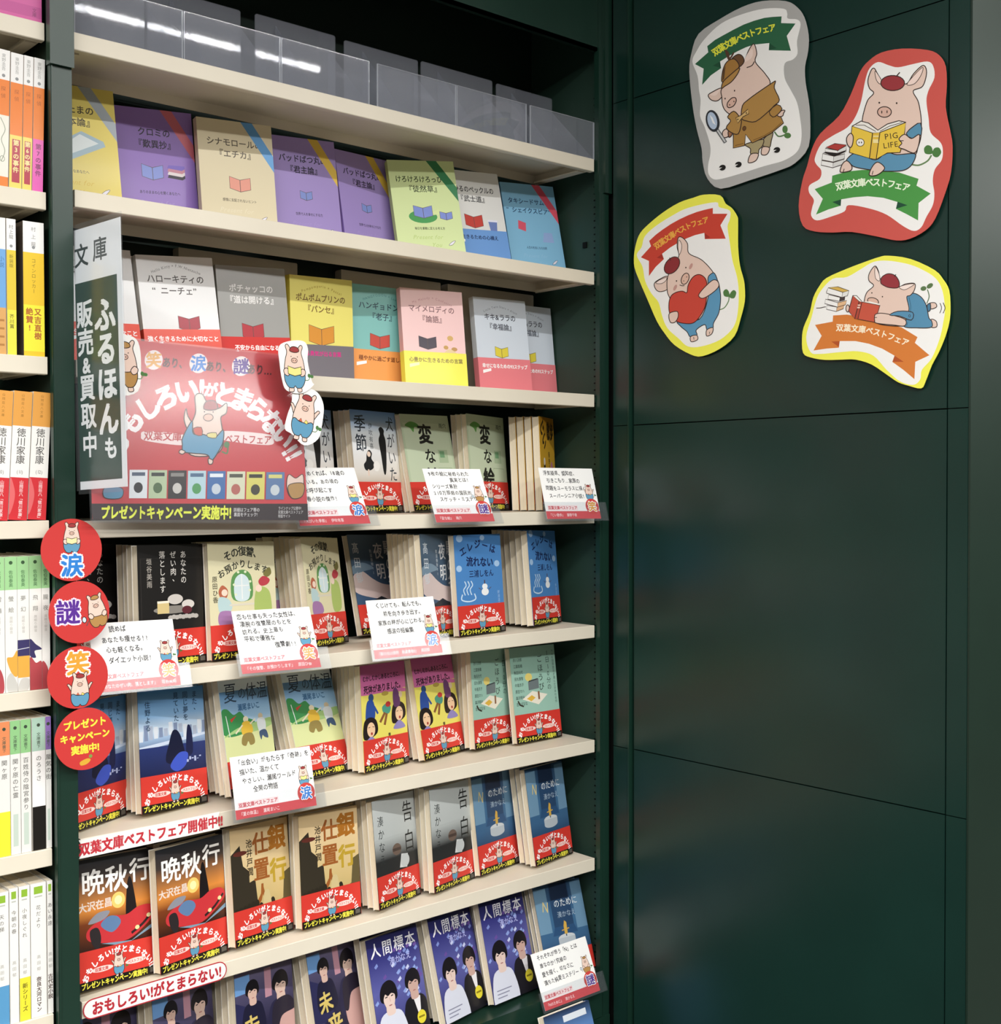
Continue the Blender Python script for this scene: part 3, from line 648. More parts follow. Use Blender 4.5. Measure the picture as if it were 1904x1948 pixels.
POSE = {'A1':(-7,89,-5.3,6.9,2.1),'A2':(120,132,-3,0.6,4.3),'A3':(214,101,-8.3,4.6,1.9),'A4':(333,113,-1.7,3.3,3.9),'A5':(438,105,8.2,8.1,1.8),'A6':(520,91,-19.8,11.4,4.1),'A7':(614,80,-7.3,11.3,3.1),'A8':(735,85,-8.2,10.9,3.0),
'B1':(20,83,0.6,8.5,2.6),'B2':(131,90,-2.9,5.0,4.0),'B3':(239,95,-0.7,2.7,3.3),'B4':(346,103,0.8,-0.4,1.5),'B5':(452,115,-7.6,2.5,-1.2),'B6':(520,77,-9.8,7,0.2),'B7':(661,78,-2.5,6,1.0),'B8':(743,99,2,5.5,0.7),
'C1':(324,79,17.6,5.7,-1.9),'C2':(434,75,15.8,6.3,-0.4),'C3':(535,78,8.1,11.8,0.5),'C4':(642,75,16.0,5.5,-1.4),'C5':(749,35,34,2.3,0.4),
'D1':(-9,59,11.0,5.9,-3.7),'D2':(79,8,15.3,3.1,-1.3),'D3':(179,22,7.6,4.4,-0.8),'D4':(324,22,28.9,8.0,-2.5),'D5':(451,90,17.1,12.7,-2.3),'D6':(497,1,25.3,5.7,-2.5),'D7':(564,12,8.7,4.8,-0.5),'D8':(715,19,22.4,5.5,-2.3),
'E1':(-5,13,29.0,1.2,-2.0),'E2':(87,24,14.7,6.7,-3.4),'E3':(206,25,24.5,10.6,-3.9),'E4':(319,40,18.6,17.8,-4.7),'E5':(413,32,17.2,5.1,-2.5),'E6':(522,39,17.0,11.3,-1.7),'E7':(619,43,14.0,5.7,-3.1),'E8':(700,40,5.0,8.1,-1.5),
'F1':(2,7,8.5,8.4,-3.6),'F2':(100,5,12.4,5.1,-1.4),'F3':(203,11,15.3,7.7,-4.7),'F4':(302,15,8.2,6.2,-2.9),'F5':(418,6,19.9,7.4,-5.3),'F6':(521,16,17.0,5.6,-2.7),'F7':(620,33,14.1,8.5,-2.4),'F8':(714,14,13.0,9.7,-2.0),
'G0':(-4,30,14,7,-6),'G1':(102,17,19.7,7.6,-8.8),'G2':(208,11,15.0,7.6,-5.0),'G3':(322,3,18.1,12.9,-5.9),'G4':(410,-7,11.5,13.5,-2.5),'G5':(525,-4,16.2,15.7,-4.5),'G6':(620,2,10.3,15.3,-4.0),'G7':(729,0,1.7,18.9,-3.5),'H1':(668,-98,6,20,-3)}
ROWZ = {'A': SHELF_Z[1], 'B': SHELF_Z[2], 'C': SHELF_Z[3], 'D': SHELF_Z[4], 'E': SHELF_Z[5], 'F': SHELF_Z[6], 'G': BASE_Z, 'H': -917}

DK = '#3a3246'
P_yellow = present('#e6d36c', '#4a4026', '　　たまの', '『　本論』', '', '#a9b2ba', 'だいなあなたへ', '#d9b93c', tray, ts=11)
P_violet = present('#9678c4', '#2a2038', 'クロミの', '『歎異抄』', '', '#d2707e', 'ありのままの心を開くあなたへ', '#a48fcc', bookpile)
P_beige = present('#ddd1b0', '#5a5040', 'シナモロールの', '『エチカ』', '', '#62a2dc', '感情に支配されないヒント', '#e6dcc0', openbook('#e39a88', 54, 62, .9))
P_purple = present('#a08cca', '#241c34', 'バッドばつ丸の', '『君主論』', '', '#e2be4c', '世界で人を幸せにする力', '#a893d0', openbook('#7d8fd0', 50, 66, .6))
P_green = present('#d4e4a6', '#3c4a26', 'けろけろけろっぴの', '『徒然草』', '', '#2f7f4f', '毎日を素敵に変える考え方', '#b9cf7c', lily)
P_white = present('#e6e6e4', '#3a3a3e', 'あひるのペックルの', '『武士道』', '', None, '', '#b9bcc4', cup, gift=False)
P_sky = present('#88c0e2', '#26466e', 'タキシードサムの', '“シェイクスピア”', '', '#e0566a', '人生の名言になる台詞', '#98c6e6', fan, ts=10)
P_kitty = present('#eef0f1', '#55504e', 'ハローキティの', '“ニーチェ”', 'Hello Kitty × F.W.Nietzsche', None, '', '#8f8f92', openbook('#a8283c', 62, 60, .9), gift=False)
P_grey = present('#a2a3a1', '#f1f1f0', 'ポチャッコの', '『道は開ける』', '', None, '', '#d9d9d8', openbook('#b93a44', 48, 60), gift=False)
P_lemon = present('#efe67c', '#7a5a26', 'ポムポムプリンの', '『パンセ』', 'Pompompurin × Pascal', None, '', '#b59a34', openbook('#dd973c', 50, 66, 1.3), gift=False)
P_teal = present('#82c2bf', '#2b4a5a', 'ハンギョドンの', '『老子』', 'HANGYODON × Lao Tzu', None, '', '#4d8f94', openbook('#c84a3c', 46, 66), gift=False)
P_pink = present('#f6cfcf', '#8a6468', 'マイメロディの', '『論語』', 'My Melody × Confucius', None, '', '#d59aa0', flowers, gift=False)
P_pale = present('#d8e2ee', '#4a4f5c', 'キキ&ララの', '『幸福論』', 'Little Twin Stars × Alain', None, '', '#8f98a8', openbook('#e6d64a', 48, 62, .8), gift=False)
B_red = title_band('#e8503c', '強く生きるために大切なこと', '#fff', [])
B_dred = title_band('#d2322e', '不安から自由になる', '#fff', [], 50)
B_dark = title_band('#77737c', 'る勇気が出る言葉', '#d2308a', [])
B_org = title_band('#f0a055', '穏やかに過ごす道しるべ', '#7a3a14', [])
B_yel = title_band('#f4ee5a', '心豊かに生きるための言葉', '#8a7a3a', [])
B_rose = title_band('#ec848c', '幸せになるための93ステップ', '#fff', [])
B_blue = title_band('#6f9fde', '生きるための心構え', '#26406e', [])

# key: (art key, art, band, spine on the right, spine colour, thickness, copies behind, label, group)
G2 = 'second shelf'
BK = [
('A1','yellow',P_yellow,None,0,'#e8cf52',11,0,'yellow gift-edition paperback half hidden behind the left post'),
('A2','violet',P_violet,None,0,'#6d509c',11,0,'deep violet gift-edition paperback with a red corner ribbon'),
('A3','beige',P_beige,None,0,'#d9cba6',11,0,'beige gift-edition paperback with a blue corner ribbon'),
('A4','purple',P_purple,None,0,'#7a62a8',11,0,'purple gift paperback with yellow ribbon, standing right of the beige one'),
('A5','purple',P_purple,None,0,'#7a62a8',11,0,'purple gift paperback with yellow ribbon, partly tucked behind the light green one'),
('A6','green',P_green,None,0,'#bcd080',11,0,'light green gift-edition paperback with a dark green corner ribbon'),
('A7','white',P_white,B_blue,0,'#dfe0e0',11,0,'white paperback with a blue paper band behind the light green one'),
('A8','sky',P_sky,None,0,'#6ca6d0',11,0,'sky blue gift-edition paperback with a pink corner ribbon'),
('B1','kitty',P_kitty,B_red,0,'#e6e6e6',11,0,'white paperback with red band, half hidden by the upright shop sign'),
('B2','kitty',P_kitty,B_red,0,'#e6e6e6',11,1,'white paperback with red band standing just above the red fair poster'),
('B3','grey',P_grey,B_dred,0,'#858683',11,0,'grey paperback with white title and deep red band'),
('B4','lemon',P_lemon,B_dark,0,'#e3d552',11,0,'lemon yellow paperback with a shiny dark band'),
('B5','teal',P_teal,B_org,0,'#62a6a4',10,0,'teal paperback with an orange band'),
('B6','pink',P_pink,B_yel,0,'#f0b4b6',11,0,'pink paperback with a bright yellow band'),
('B7','pale',P_pale,B_rose,0,'#dfe4ea',10,0,'pale blue paperback with rose band, the front one of two alike'),
('B8','pale',P_pale,B_rose,0,'#dfe4ea',10,0,'pale blue paperback with rose band, the rear one by the right side panel'),
('C1','season',c_season,'fair',1,'#dfe4ea',10,3,'white and blue paperback with a black figure, cut off by the red fair poster'),
('C2','season',c_season,'fair',1,'#dfe4ea',10,4,'white and blue paperback with a standing and a crouching black figure, fully in view'),
('C3','drawing',c_drawing,'fair',1,'#b4c4a6',9,3,'pale green paperback with brushed black title, left one of the pair'),
('C4','drawing',c_drawing,'fair',1,'#b4c4a6',9,4,'pale green paperback with brushed black title, right one of the pair'),
('C5','walk',c_walk,'fair',1,'#d2a12a',10,5,'mustard yellow paperback turned towards the right side panel'),
('D1','sweets',c_sweets,'fair',1,'#1c1a19',10,2,'black paperback with sweets on it, mostly hidden behind the round red signs'),
('D2','sweets',c_sweets,'fair',1,'#1c1a19',10,3,'black paperback with white vertical title and cakes on a plate'),
('D3','revenge',c_revenge,'fair',1,'#d6cfa8',9,3,'cream paperback with an arched leafy window, standing beside the black one'),
('D4','revenge',c_revenge,'fair',1,'#d6cfa8',9,5,'cream paperback with an arched leafy window, standing apart towards the middle'),
('D5','station',c_station,'fair',1,'#2d3c54',9,1,'slate blue paperback with white vertical title, left one behind a note card'),
('D6','station',c_station,'fair',1,'#2d3c54',9,5,'slate blue paperback with white vertical title, overlapped by the bright blue one'),
('D7','elegy',c_elegy,'fair',1,'#3f78b8',10,3,'bright blue paperback with a snowman and steam mark, left one of two'),
('D8','elegy',c_elegy,'fair',1,'#3f78b8',10,5,'bright blue paperback with a snowman and steam mark, by the right side panel'),
('E1','dream',c_dream,'fair',1,'#2b3d6e',10,3,'dusk blue paperback of a city dusk, half hidden behind the left post'),
('E2','dream',c_dream,'fair',1,'#2b3d6e',10,4,'dusk blue paperback with a dark seated silhouette, fully in view'),
('E3','summer',c_summer,'fair',1,'#9fc6e6',9,4,'summery paperback with blue sky and green hill, left one behind a note card'),
('E4','summer',c_summer,'fair',1,'#9fc6e6',9,3,'summery paperback with blue sky and green hill, right one of the pair'),
('E5','folktale',c_folktale,'fair',1,'#c965a0',10,5,'pink and yellow paperback with shouting faces, left one of the pair'),
('E6','folktale',c_folktale,'fair',1,'#c965a0',10,3,'pink and yellow paperback with shouting faces, right one of the pair'),
('E7','treat',c_treat,'fair',1,'#94bcac',9,5,'mint green paperback with a toaster, left one of the pair'),
('E8','treat',c_treat,'fair',1,'#94bcac',9,4,'mint green paperback with a toaster, right one of the pair'),
('F1','autumn',c_autumn,'fair',1,'#2a1c18',12,3,'dark sunset paperback with a red car, next to the left post'),
('F2','autumn',c_autumn,'fair',1,'#2a1c18',12,3,'dark sunset paperback with a red car, second from the left post'),
('F3','bank',c_bank,'fair',1,'#b9a26c',12,4,'tan paperback with dark tower blocks and gold title, left one of the pair'),
('F4','bank',c_bank,'fair',1,'#b9a26c',12,4,'tan paperback with dark tower blocks and gold title, right one of the pair'),
('F5','confess',c_confess,'fair',1,'#b4baba',9,5,'misty grey paperback with a black lower half, left one of the pair'),
('F6','confess',c_confess,'fair',1,'#b4baba',9,4,'misty grey paperback with a black lower half, right one of the pair'),
('F7','forn',c_forn,'fair',1,'#35587c',9,3,'deep blue paperback with a gold cross, left one of two'),
('F8','forn',c_forn,'fair',1,'#35587c',9,4,'deep blue paperback with a gold cross, by the right side panel'),
('G0','future',c_future,None,1,'#23213f',13,2,'dark night-toned paperback peeping out under the lowest shelf strip'),
('G1','future',c_future,None,1,'#23213f',13,3,'dark night-toned paperback with faces, left one on the bottom deck'),
('G2','future',c_future,None,1,'#23213f',13,3,'dark night-toned paperback with a large gold title'),
('G3','specimen',c_specimen,None,1,'#2c2b66',11,3,'indigo paperback of two men, leftmost of the three alike'),
('G4','specimen',c_specimen,None,1,'#2c2b66',11,3,'indigo paperback of two men, middle one of the three alike'),
('G5','specimen',c_specimen,None,1,'#2c2b66',11,3,'indigo paperback of two men, right one of the three alike'),
('G7','forn',c_forn,None,1,'#35587c',9,4,'deep blue paperback above the lowest note card at the right'),
('H1','low',c_low,None,1,'#2a4a7c',11,0,'blue paperback top just showing on the low plinth at the bottom right')]
POSE['G3'], POSE['G4'], POSE['G5'] = POSE['G4'], POSE['G5'], POSE['G6']
POSE['G1'], POSE['G2'] = POSE['G1'], POSE['G2']
BK.insert(-5, ('G6b','future',c_future,None,1,'#23213f',13,3,'dark night-toned paperback with gold title, next to the indigo ones'))
POSE['G6b'] = (322,3,18.1,12.9,-5.9)

def foot(x, y, yaw, lean, roll, t):
    """plan outlines of a standing book at its foot and at its head"""
    c, q = math.cos(rad(yaw)), math.sin(rad(yaw)); out = []
    for h in (0, CH):
        o = (x - q * math.sin(rad(lean)) * h - c * math.sin(rad(roll)) * h, y + c * math.sin(rad(lean)) * h); w = t + 2.1
        out.append([o, (o[0] + c * CW, o[1] + q * CW), (o[0] + c * CW - q * w, o[1] + q * CW + c * w), (o[0] - q * w, o[1] + c * w)])
    return out
def apart(p, q):
    for r in (p, q):
        for i in range(4):
            ax = (r[i][1] - r[i - 1][1], r[i - 1][0] - r[i][0]); a = [v[0] * ax[0] + v[1] * ax[1] for v in p]; b = [v[0] * ax[0] + v[1] * ax[1] for v in q]
            if max(a) < min(b) or max(b) < min(a): return True
    return False
TAKEN, FRONT = {}, []
for key, ak, fn, band, right, spine, t, n, lab in BK:
    x, y, yaw, lean, roll = POSE[key]; roll = max(roll, -3.6)
    b = make_book(book_meshes((ak, t), fn, t, right, band, spine), lab)
    lift = max(0, -math.sin(rad(roll)) * CW) + .6 + (t + .6) * math.sin(rad(max(0, lean)))
    pose(b, W(x, y, ROWZ[key[0]] + lift), yaw, lean, roll)
    TAKEN.setdefault(key[0], []).append(foot(x, y, yaw, lean, roll, t)); FRONT.append((b, key, t, n, lab))
for b, key, t, n, lab in FRONT:            # spare copies stand straight behind, as far as the shelf and the neighbours leave room
    x, y, yaw, lean, roll = POSE[key]; roll = max(roll, -3.6)
    for i in range(1, n + 1):
        d = i * (t + 2.1) / math.cos(rad(lean)); j = random.uniform(-1.2, 1.2); cy, sy = math.cos(rad(yaw)), math.sin(rad(yaw))
        d += i * .25; tries = [(cy * (j + e), d / cy + sy * (j + e)) for e in (0, 4, 8, 14)] + [(-sy * d, cy * d)]
        if yaw > 32: tries.reverse()
        for dx, dy in tries:
            F = foot(x + dx, y + dy, yaw, lean, roll, t)
            if not any(v[0] < -11 or v[0] > 847 or v[1] > 164 for f in F for v in f) and all(apart(F[0], o[0]) and apart(F[1], o[1]) for o in TAKEN[key[0]]): break
        else: break
        TAKEN[key[0]].append(F); c = copy_tree(b)
        c['label'] = ('first', 'second', 'third', 'fourth', 'fifth')[i - 1] + ' copy behind the ' + ' '.join(lab.split()[:12]).rstrip(','); c['group'] = 'spare copies behind ' + lab
        c.matrix_world = Matrix.Translation((dx / 1000, dy / 1000, 0)) @ b.matrix_world

# plain card boxes that fill the back of the third shelf
for x0, x1, lab in ((203, 384, 'plain grey card box behind the grey and the lemon paperbacks'), (458, 641, 'plain grey card box behind the teal and the pink paperbacks'), (655, 836, 'plain grey card box behind the pale blue paperbacks')):
    t = thing('filler_box', lab, 'box', W(x0, 148, SHELF_Z[2] + .2))
    MB().quadbox(0, x1 - x0, 0, 16, 0, 170).build('body', M['box'], t); MB().quadbox(.5, x1 - x0 - .5, .5, 15.5, 170.1, 171.2).build('lid', M['box'], t)

# ---------------------------------------------------------------- spine-out paperbacks in the neighbouring bookcase
def spine_book(x0, x1, zb, h, draw, lab, tilt=0, side='#e6e2da', y0=3, top='#efe8d8', group=None):
    w = x1 - x0; r = thing('paperback_book', lab, 'book', W(x0, y0, zb + .3 + w * math.sin(rad(tilt)) * (tilt < 3)), 0, group); r.rotation_euler = (0, rad(tilt), 0)
    k = min(1.6, w * .18); prof = [(0, k), (k * .35, k * .3), (k, 0), (w - k, 0), (w - k * .35, k * .3), (w, k), (w, 104), (w - .5, 104), (w - .5, k + .6), (.5, k + .6), (.5, 104), (0, 104)]
    b = MB(); o = len(b.v); n = len(prof)
    b.v += [(x, y, 0) for x, y in prof] + [(x, y, h) for x, y in prof]; b.c += [hx(side)] * (2 * n)
    for i in range(n): j = (i + 1) % n; b.f.append((i, j, n + j, n + i))
    for t in tessellate_polygon([[Vector((x, y, 0)) for x, y in prof]]): b.f.append(tuple(reversed(t))); b.f.append(tuple(n + i for i in t))
    a = Art(lambda x, y: (min(max(x, 0), w), min(max(y, 0), h)), d0=.02); draw(a, w, h); b.add(a).build('cover', M['gloss'], r)
    pb = MB().quadbox(.7, w - .7, k + .8, 103, .8, h - 1, top); pb.build('page_block', M['page'], r)
    return r
def sp_orange(num, c2, tc, white=False):
    def f(a, w, h):
        a.rect(0, 0, w, h, '#e8802f'); a.rect(0, h * .78, w, h, '#efeeec'); a.vtext('東野圭吾', w / 2, h - 4, 4.6, '#9a9a98', 0, sp=1); a.ell(w / 2, h * .81, 1.8, 1.8, '#8d8f90')
        a.vtext('探偵', w / 2, h * .74, 5.4, '#b05c20', 0, sp=1.4)
        if white: a.rect(0, h * .07, w, h * .52, '#e9e6da'); a.line(cr([(w * .3, h * .5), (w * .7, h * .42), (w * .4, h * .34), (w * .7, h * .26), (w * .4, h * .18)], False, 4), .9, '#9aa08c'); a.ell(w * .5, h * .2, 2.4, 3, None, 0, '#7f8a74', .6)
        else:
            a.rect(0, 0, w, h * .39, c2)
            if c2 != '#e25fb4': a.rect(w * .2, h * .04, w * .84, h * .36, '#b23a4c')
            a.vtext('第' + num + 'の事件', w * .52, h * .36, min(6.6, w * .6), tc, .03, sp=1.1)
    return f
def sp_blue(a, w, h):
    a.rect(0, 0, w, h, '#6fa6dc'); a.rect(0, h * .77, w, h, '#ececea'); a.rect(0, 0, w, h * .34, '#d9a562'); a.vtext('小説', w * .55, h * .72, 6, '#3f6f9e', 0)
    for i in range(4): a.rect(w * .2, h * (.06 + i * .06), w * .8, h * (.075 + i * .06), '#b07a3c')
def sp_ythin(a, w, h):
    a.rect(0, 0, w, h, '#e3c83a'); a.rect(0, h * .77, w, h, '#f0efed'); a.vtext('村上龍', w / 2, h - 6, 5, '#777', 0); a.ell(w / 2, h * .8, 1.6, 1.6, '#8d8f90'); a.rect(0, 0, w, h * .33, '#ece24a'); a.vtext('新装版', w / 2, h * .74, 4.6, '#7a6a1c', 0); a.vtext('芥川賞', w / 2, h * .3, 5, '#5a5420', .01)
def sp_ythick(a, w, h):
    a.rect(0, 0, w, h, '#f0c72c'); a.rect(0, h * .77, w, h, '#f0efed'); a.vtext('村上龍', w / 2, h - 4, 5.4, '#777', 0, sp=1.5); a.ell(w / 2, h * .81, 1.8, 1.8, '#8d8f90'); a.rect(0, h * .035, w, h * .38, '#f2ea3c')
    a.vtext('コインロッカー', w / 2, h * .73, 5.2, '#8a6f1a', 0); a.vtext('又吉直樹', w * .68, h * .36, 8.2, '#b4622a', .03); a.vtext('絶賛!', w * .28, h * .36, 8.2, '#b4622a', .03)
def sp_toku(num):
    def f(a, w, h):
        a.rect(0, 0, w, h, '#f0eeea'); a.rect(0, h * .73, w, h, '#e2a04a'); a.rect(0, 0, w, h * .33, '#d03038'); a.vtext('徳川家康', w / 2, h * .715, 10, '#5c5a58', .01, sp=.98); a.text('(' + num + ')', w / 2, h * .375, 5.4, '#77726e', 0, sx=.9)
        a.vtext('山岡荘八文庫', w / 2, h * .985, 3.4, '#9a6a28', 0, sp=1.3); a.vtext('山岡荘八「徳川家康」', w * .62, h * .31, 4.4, '#f3cfcf', .02, sp=1)
        a.blob([(0, h * .05), (w * .2, h * .1), (w * .3, h * .2), (w * .15, h * .29), (0, h * .31)], '#e06a6c')
    return f
def sp_green(t, kind):
    def f(a, w, h):
        a.rect(0, 0, w, h, '#eae9e4'); a.rect(0, h * .755, w, h, '#9fd094'); a.ell(w / 2, h * .955, 2, 2, '#3c5a3c'); a.vtext('佐伯泰英', w / 2, h * .9, 4.6, '#3f6a44', .01, sp=1); a.vtext(t, w / 2, h * .73, 6, '#8d8d88', .01, sp=2); a.vtext('居眠り磐音', w / 2, h * .56, 3.6, '#b4b2ac', 0)
        if kind == 0: a.blob([(w * .1, h * .25), (w * .6, h * .26), (w, h * .3), (w, h * .12), (w * .5, h * .14)], '#e3aa48'); a.blob([(w * .2, 0), (w * .1, h * .1), (w * .5, h * .14), (w, h * .05), (w, 0)], '#c9c8c2')
        if kind == 1: a.rect(0, h * .26, w, h * .38, '#3b3664'); a.line([(0, h * .31), (w, h * .32)], .8, '#cfd0d8'); a.rect(0, h * .1, w, h * .26, '#e3aa48'); a.blob([(0, 0), (w * .3, h * .09), (w, h * .08), (w * .8, 0)], '#cfcdc6')
        if kind == 2: a.blob([(0, h * .38), (w * .5, h * .34), (w, h * .3), (w * .4, h * .29), (w * .5, h * .24), (0, h * .26)], '#3b3664'); a.blob([(0, 0), (0, h * .24), (w * .5, h * .2), (w, h * .2), (w, 0)], '#b24a50')
        if kind == 3: a.blob([(0, 0), (0, h * .2), (w * .6, h * .17), (w * .9, h * .08), (w * .8, 0)], '#b24a50')
    return f
def sp_series(top, t, band=None, tb='', tone='#e4e3df'):
    def f(a, w, h):
        a.rect(0, 0, w, h, tone); a.rect(0, h * .75, w, h, top); a.ell(w / 2, h * .945, 1.9, 1.9, '#3c4a3c'); a.vtext('文庫書下', w / 2, h * .89, 4.4, '#4a5a4a', .01, sp=1); a.vtext(t, w / 2, h * .72, 6.4, '#6e6e6a', .01, sp=1.15)
        if band: a.rect(0, 0, w, h * .33, band); a.vtext(tb, w / 2, h * .3, 4.6, '#d8c83a' if band == '#171512' else '#6a6420', .02, sp=1)
        else: a.rect(w * .25, h * .06, w * .75, h * .3, '#c4d2c6')
    return f
def sp_last(t, band=None, bold='', b0=None):
    def f(a, w, h):
        a.rect(0, 0, w, h, '#ecebe7'); a.rect(w * .22, h * .92, w * .78, h * .975, '#8fb83a'); a.rect(w * .25, h * .895, w * .75, h * .905, '#b9bcb4'); a.vtext(t, w / 2, h * .84, 5.4, '#7c7a76', .01, sp=1.25)
        a.vtext('高田郁', w / 2, h * .47, 4.4, '#a09e98', 0, sp=1.5)
        if band: a.rect(0, 0, w, h * .32, band); a.vtext('新シリーズ', w / 2, h * .28, 6, '#6a6420', .02)
        if bold: a.vtext(bold, w / 2, h * .3, 5.6, '#5c4a44', .03, sp=1)
        if b0: a.rect(0, 0, w, h * .3, b0)
    return f
def sp_pink(a, w, h):
    a.rect(0, 0, w, h, '#d060a0'); a.rect(0, 4, w, 16, '#c25596'); a.vtext('文庫', w - 8, 14, 5, '#8f3a70', .01, sp=.9)
pk = spine_book(-100, -31.5, LZ[0], 150, sp_pink, 'wide pink volume at the top left corner')
z = LZ[1]
spine_book(-83, -69.9, z, 146, sp_orange('1', '#e9e6da', '#888', True), 'orange and white spine with a large cream label, cut by the left edge', 1.5)
spine_book(-68.8, -55.6, z, 145, sp_orange('3', '#ecd56a', '#f0e0a0'), 'orange and white spine whose red label carries a figure three', 1.5)
spine_book(-54.8, -44.7, z, 145, sp_orange('6', '#ecd56a', '#f0e0a0'), 'orange and white spine whose red label carries a figure six', 1.5)
spine_book(-43.8, -32.2, z, 145, sp_orange('7', '#e25fb4', '#8a2a68'), 'orange and white spine with a magenta label, next to the post', 1.5)
z = LZ[2]
spine_book(-83, -73.2, z, 146, sp_blue, 'blue spine with white top and tan band, at the left edge')
spine_book(-72, -62.2, z, 146, sp_ythin, 'thin yellow spine with white top, beside the thick yellow one')
spine_book(-54.4, -31.6, z, 146, sp_ythick, 'thick yellow spine with white top and red vertical praise', 0, '#4a4038')
z = LZ[3]
for i, (x, nm, l) in enumerate(((-86, '10', 'red, white and orange spine at the left edge, first of three alike'), (-65.2, '11', 'red, white and orange spine in the middle of three alike'), (-44.2, '12', 'red, white and orange spine nearest the post, last of three alike'))):
    spine_book(x - 8, x + 12, z + 1.3, 140, sp_toku(nm), l, 3.2)
z = LZ[4]
for x0, x1, t, k, l in ((-90, -78, '雷鳴', 3, 'green and white spine at the left edge of its row'), (-77.5, -64.6, '螢絵', 0, 'green and white spine with an orange picture on its foot'), (-64.3, -51.6, '夢幻', 1, 'green and white spine with a navy hat picture'), (-51.2, -38, '飛翔', 2, 'green and white spine with a red kimono picture'), (-37.7, -28.8, '朧夜', 3, 'thin green and white spine touching the post')):
    spine_book(x0, x1, z, 147, sp_green(t, k), l)
z = LZ[5]
for x0, x1, f, l in ((-86, -74, sp_series('#e08a5a', '関ヶ原', '#f0e63c', ''), 'orange-topped spine with yellow foot at the left edge'), (-73.5, -62.8, sp_series('#8fc486', '関ヶ原の亡霊'), 'green-topped grey spine, the left of the two'), (-62.2, -51.3, sp_series('#8fc486', '百姓侍の陰宮参り'), 'green-topped grey spine, the right of the two'), (-49.8, -35.4, sp_series('#a9c8b6', 'のろうさ', '#171512', '', '#f1efed'), 'grey-green topped spine with a black foot'), (-34.8, -28.8, sp_series('#8d6fb4', '蜃気の街'), 'purple-topped thin spine against the post')):
    spine_book(x0, x1, z, 146, f, l)
z = LZ[6]
for x0, x1, f, l in ((-92, -77, sp_last('天の梯', None, '', '#5a9ac8'), 'white spine with blue foot at the left edge of the lowest row'), (-76.1, -66.7, sp_last('今朝の春'), 'white spine with green square and pale red lettering'), (-65.7, -54, sp_last('小夜しぐれ', '#ece03c'), 'white spine with green square and yellow foot'), (-53.2, -36, sp_last('花だより', None, '奈良大河ロマン'), 'thick white spine with green square, second from the post'), (-34.8, -28.8, sp_last('あい永遠', None, '古代史小説'), 'white spine with green square, touching the post')):
    spine_book(x0, x1, z, 146 if x0 < -80 else 148, f, l)

# ---------------------------------------------------------------- signs, cards and cut-outs
import numpy as np
def homog(src, dst):
    a, b = [], []
    for (x, y), (u, v) in zip(src, dst):
        a += [[x, y, 1, 0, 0, 0, -u * x, -u * y], [0, 0, 0, x, y, 1, -v * x, -v * y]]; b += [u, v]
    h = np.append(np.linalg.solve(np.array(a, float), np.array(b, float)), 1)
    def f(x, y):
        w = h[6] * x + h[7] * y + 1
        return ((h[0] * x + h[1] * y + h[2]) / w, (h[3] * x + h[4] * y + h[5]) / w)
    return f

def sign(name, label, cat, q, group=None):
    r = bpy.data.objects.new(name, None); COL.objects.link(r); r.empty_display_size = .03; tag(r, label, cat, group)
    pose(r, W(q[0], q[1], q[2]), q[3], q[4], q[5]); return r

# the red fair poster in a clear holder
PW, PH = 279, 207
po = sign('fair_poster', 'large red fair poster in a clear holder leaning on the fourth shelf', 'poster', (6.5, -31, -34, .3, 7.5, -1.4))
H = homog([(396, 776), (1621, 910), (1699, 1815), (461, 1809)], [(0, PH), (PW, PH), (PW, 0), (0, 0)])
a = Art(H, True)
a.put([(396, 776), (1621, 910), (1699, 1815), (461, 1809)], [(0, 1, 2), (0, 2, 3)], '#c83c42'); a.put([(452, 1722), (1693, 1722), (1699, 1815), (461, 1809)], [(0, 1, 2), (0, 2, 3)], '#2b1b1d')
for k, x, y in (('笑', 793, 918), ('涙', 1050, 938), ('謎', 1293, 955)):
    a.ell(x, y, 52, 55, '#f3e3e0'); a.text(k, x, y, 92, {'笑': '#e0a03a', '涙': '#2f7fd0', '謎': '#5a2f93'}[k], .03)
for t, x, y in (('あり、', 915, 935), ('あり、', 1165, 958), ('あり…', 1400, 975)): a.text(t, x, y, 62, '#4a0c12', .035, sx=.78, rot=4)
for c, x, y, z, ro in (('お', 590, 1390, 150, -62), ('も', 668, 1262, 150, -48), ('し', 765, 1180, 150, -34), ('ろ', 868, 1125, 150, -22), ('い', 985, 1088, 150, -12), ('!', 1072, 1078, 150, 0), ('が', 1124, 1085, 84, 4), ('と', 1205, 1110, 140, 14), ('ま', 1305, 1140, 145, 22), ('ら', 1392, 1195, 140, 32), ('な', 1478, 1265, 140, 42), ('い', 1548, 1345, 130, 52), ('!', 1588, 1420, 130, 58), ('!', 1612, 1452, 130, 62)):
    a.char(c, x, y, z, '#f7f1ef', .055, .95, 1, ro)
for x0, x1 in ((730, 1000), (1190, 1490)):
    a.blob([(x0 + 30, 1315), (x1 - 30, 1335), (x1, 1365), (x1 - 30, 1395), (x0 + 30, 1370), (x0, 1340)], '#f2dcd9')
a.text('双葉文庫', 855, 1342, 58, '#b8262e', .022, sx=.95, rot=2); a.text('ベストフェア', 1345, 1362, 54, '#b8262e', .022, sx=.82, rot=2)
a.blob([(985, 1190), (995, 1230), (1030, 1290), (1000, 1310), (975, 1250)], PK, LN, 6)
pb = [(1040, 1210), (1035, 1120), (1075, 1110), (1110, 1165), (1170, 1190), (1215, 1160), (1215, 1215), (1185, 1240), (1195, 1310), (1200, 1400), (1150, 1450), (1020, 1450), (980, 1370), (1010, 1290)]
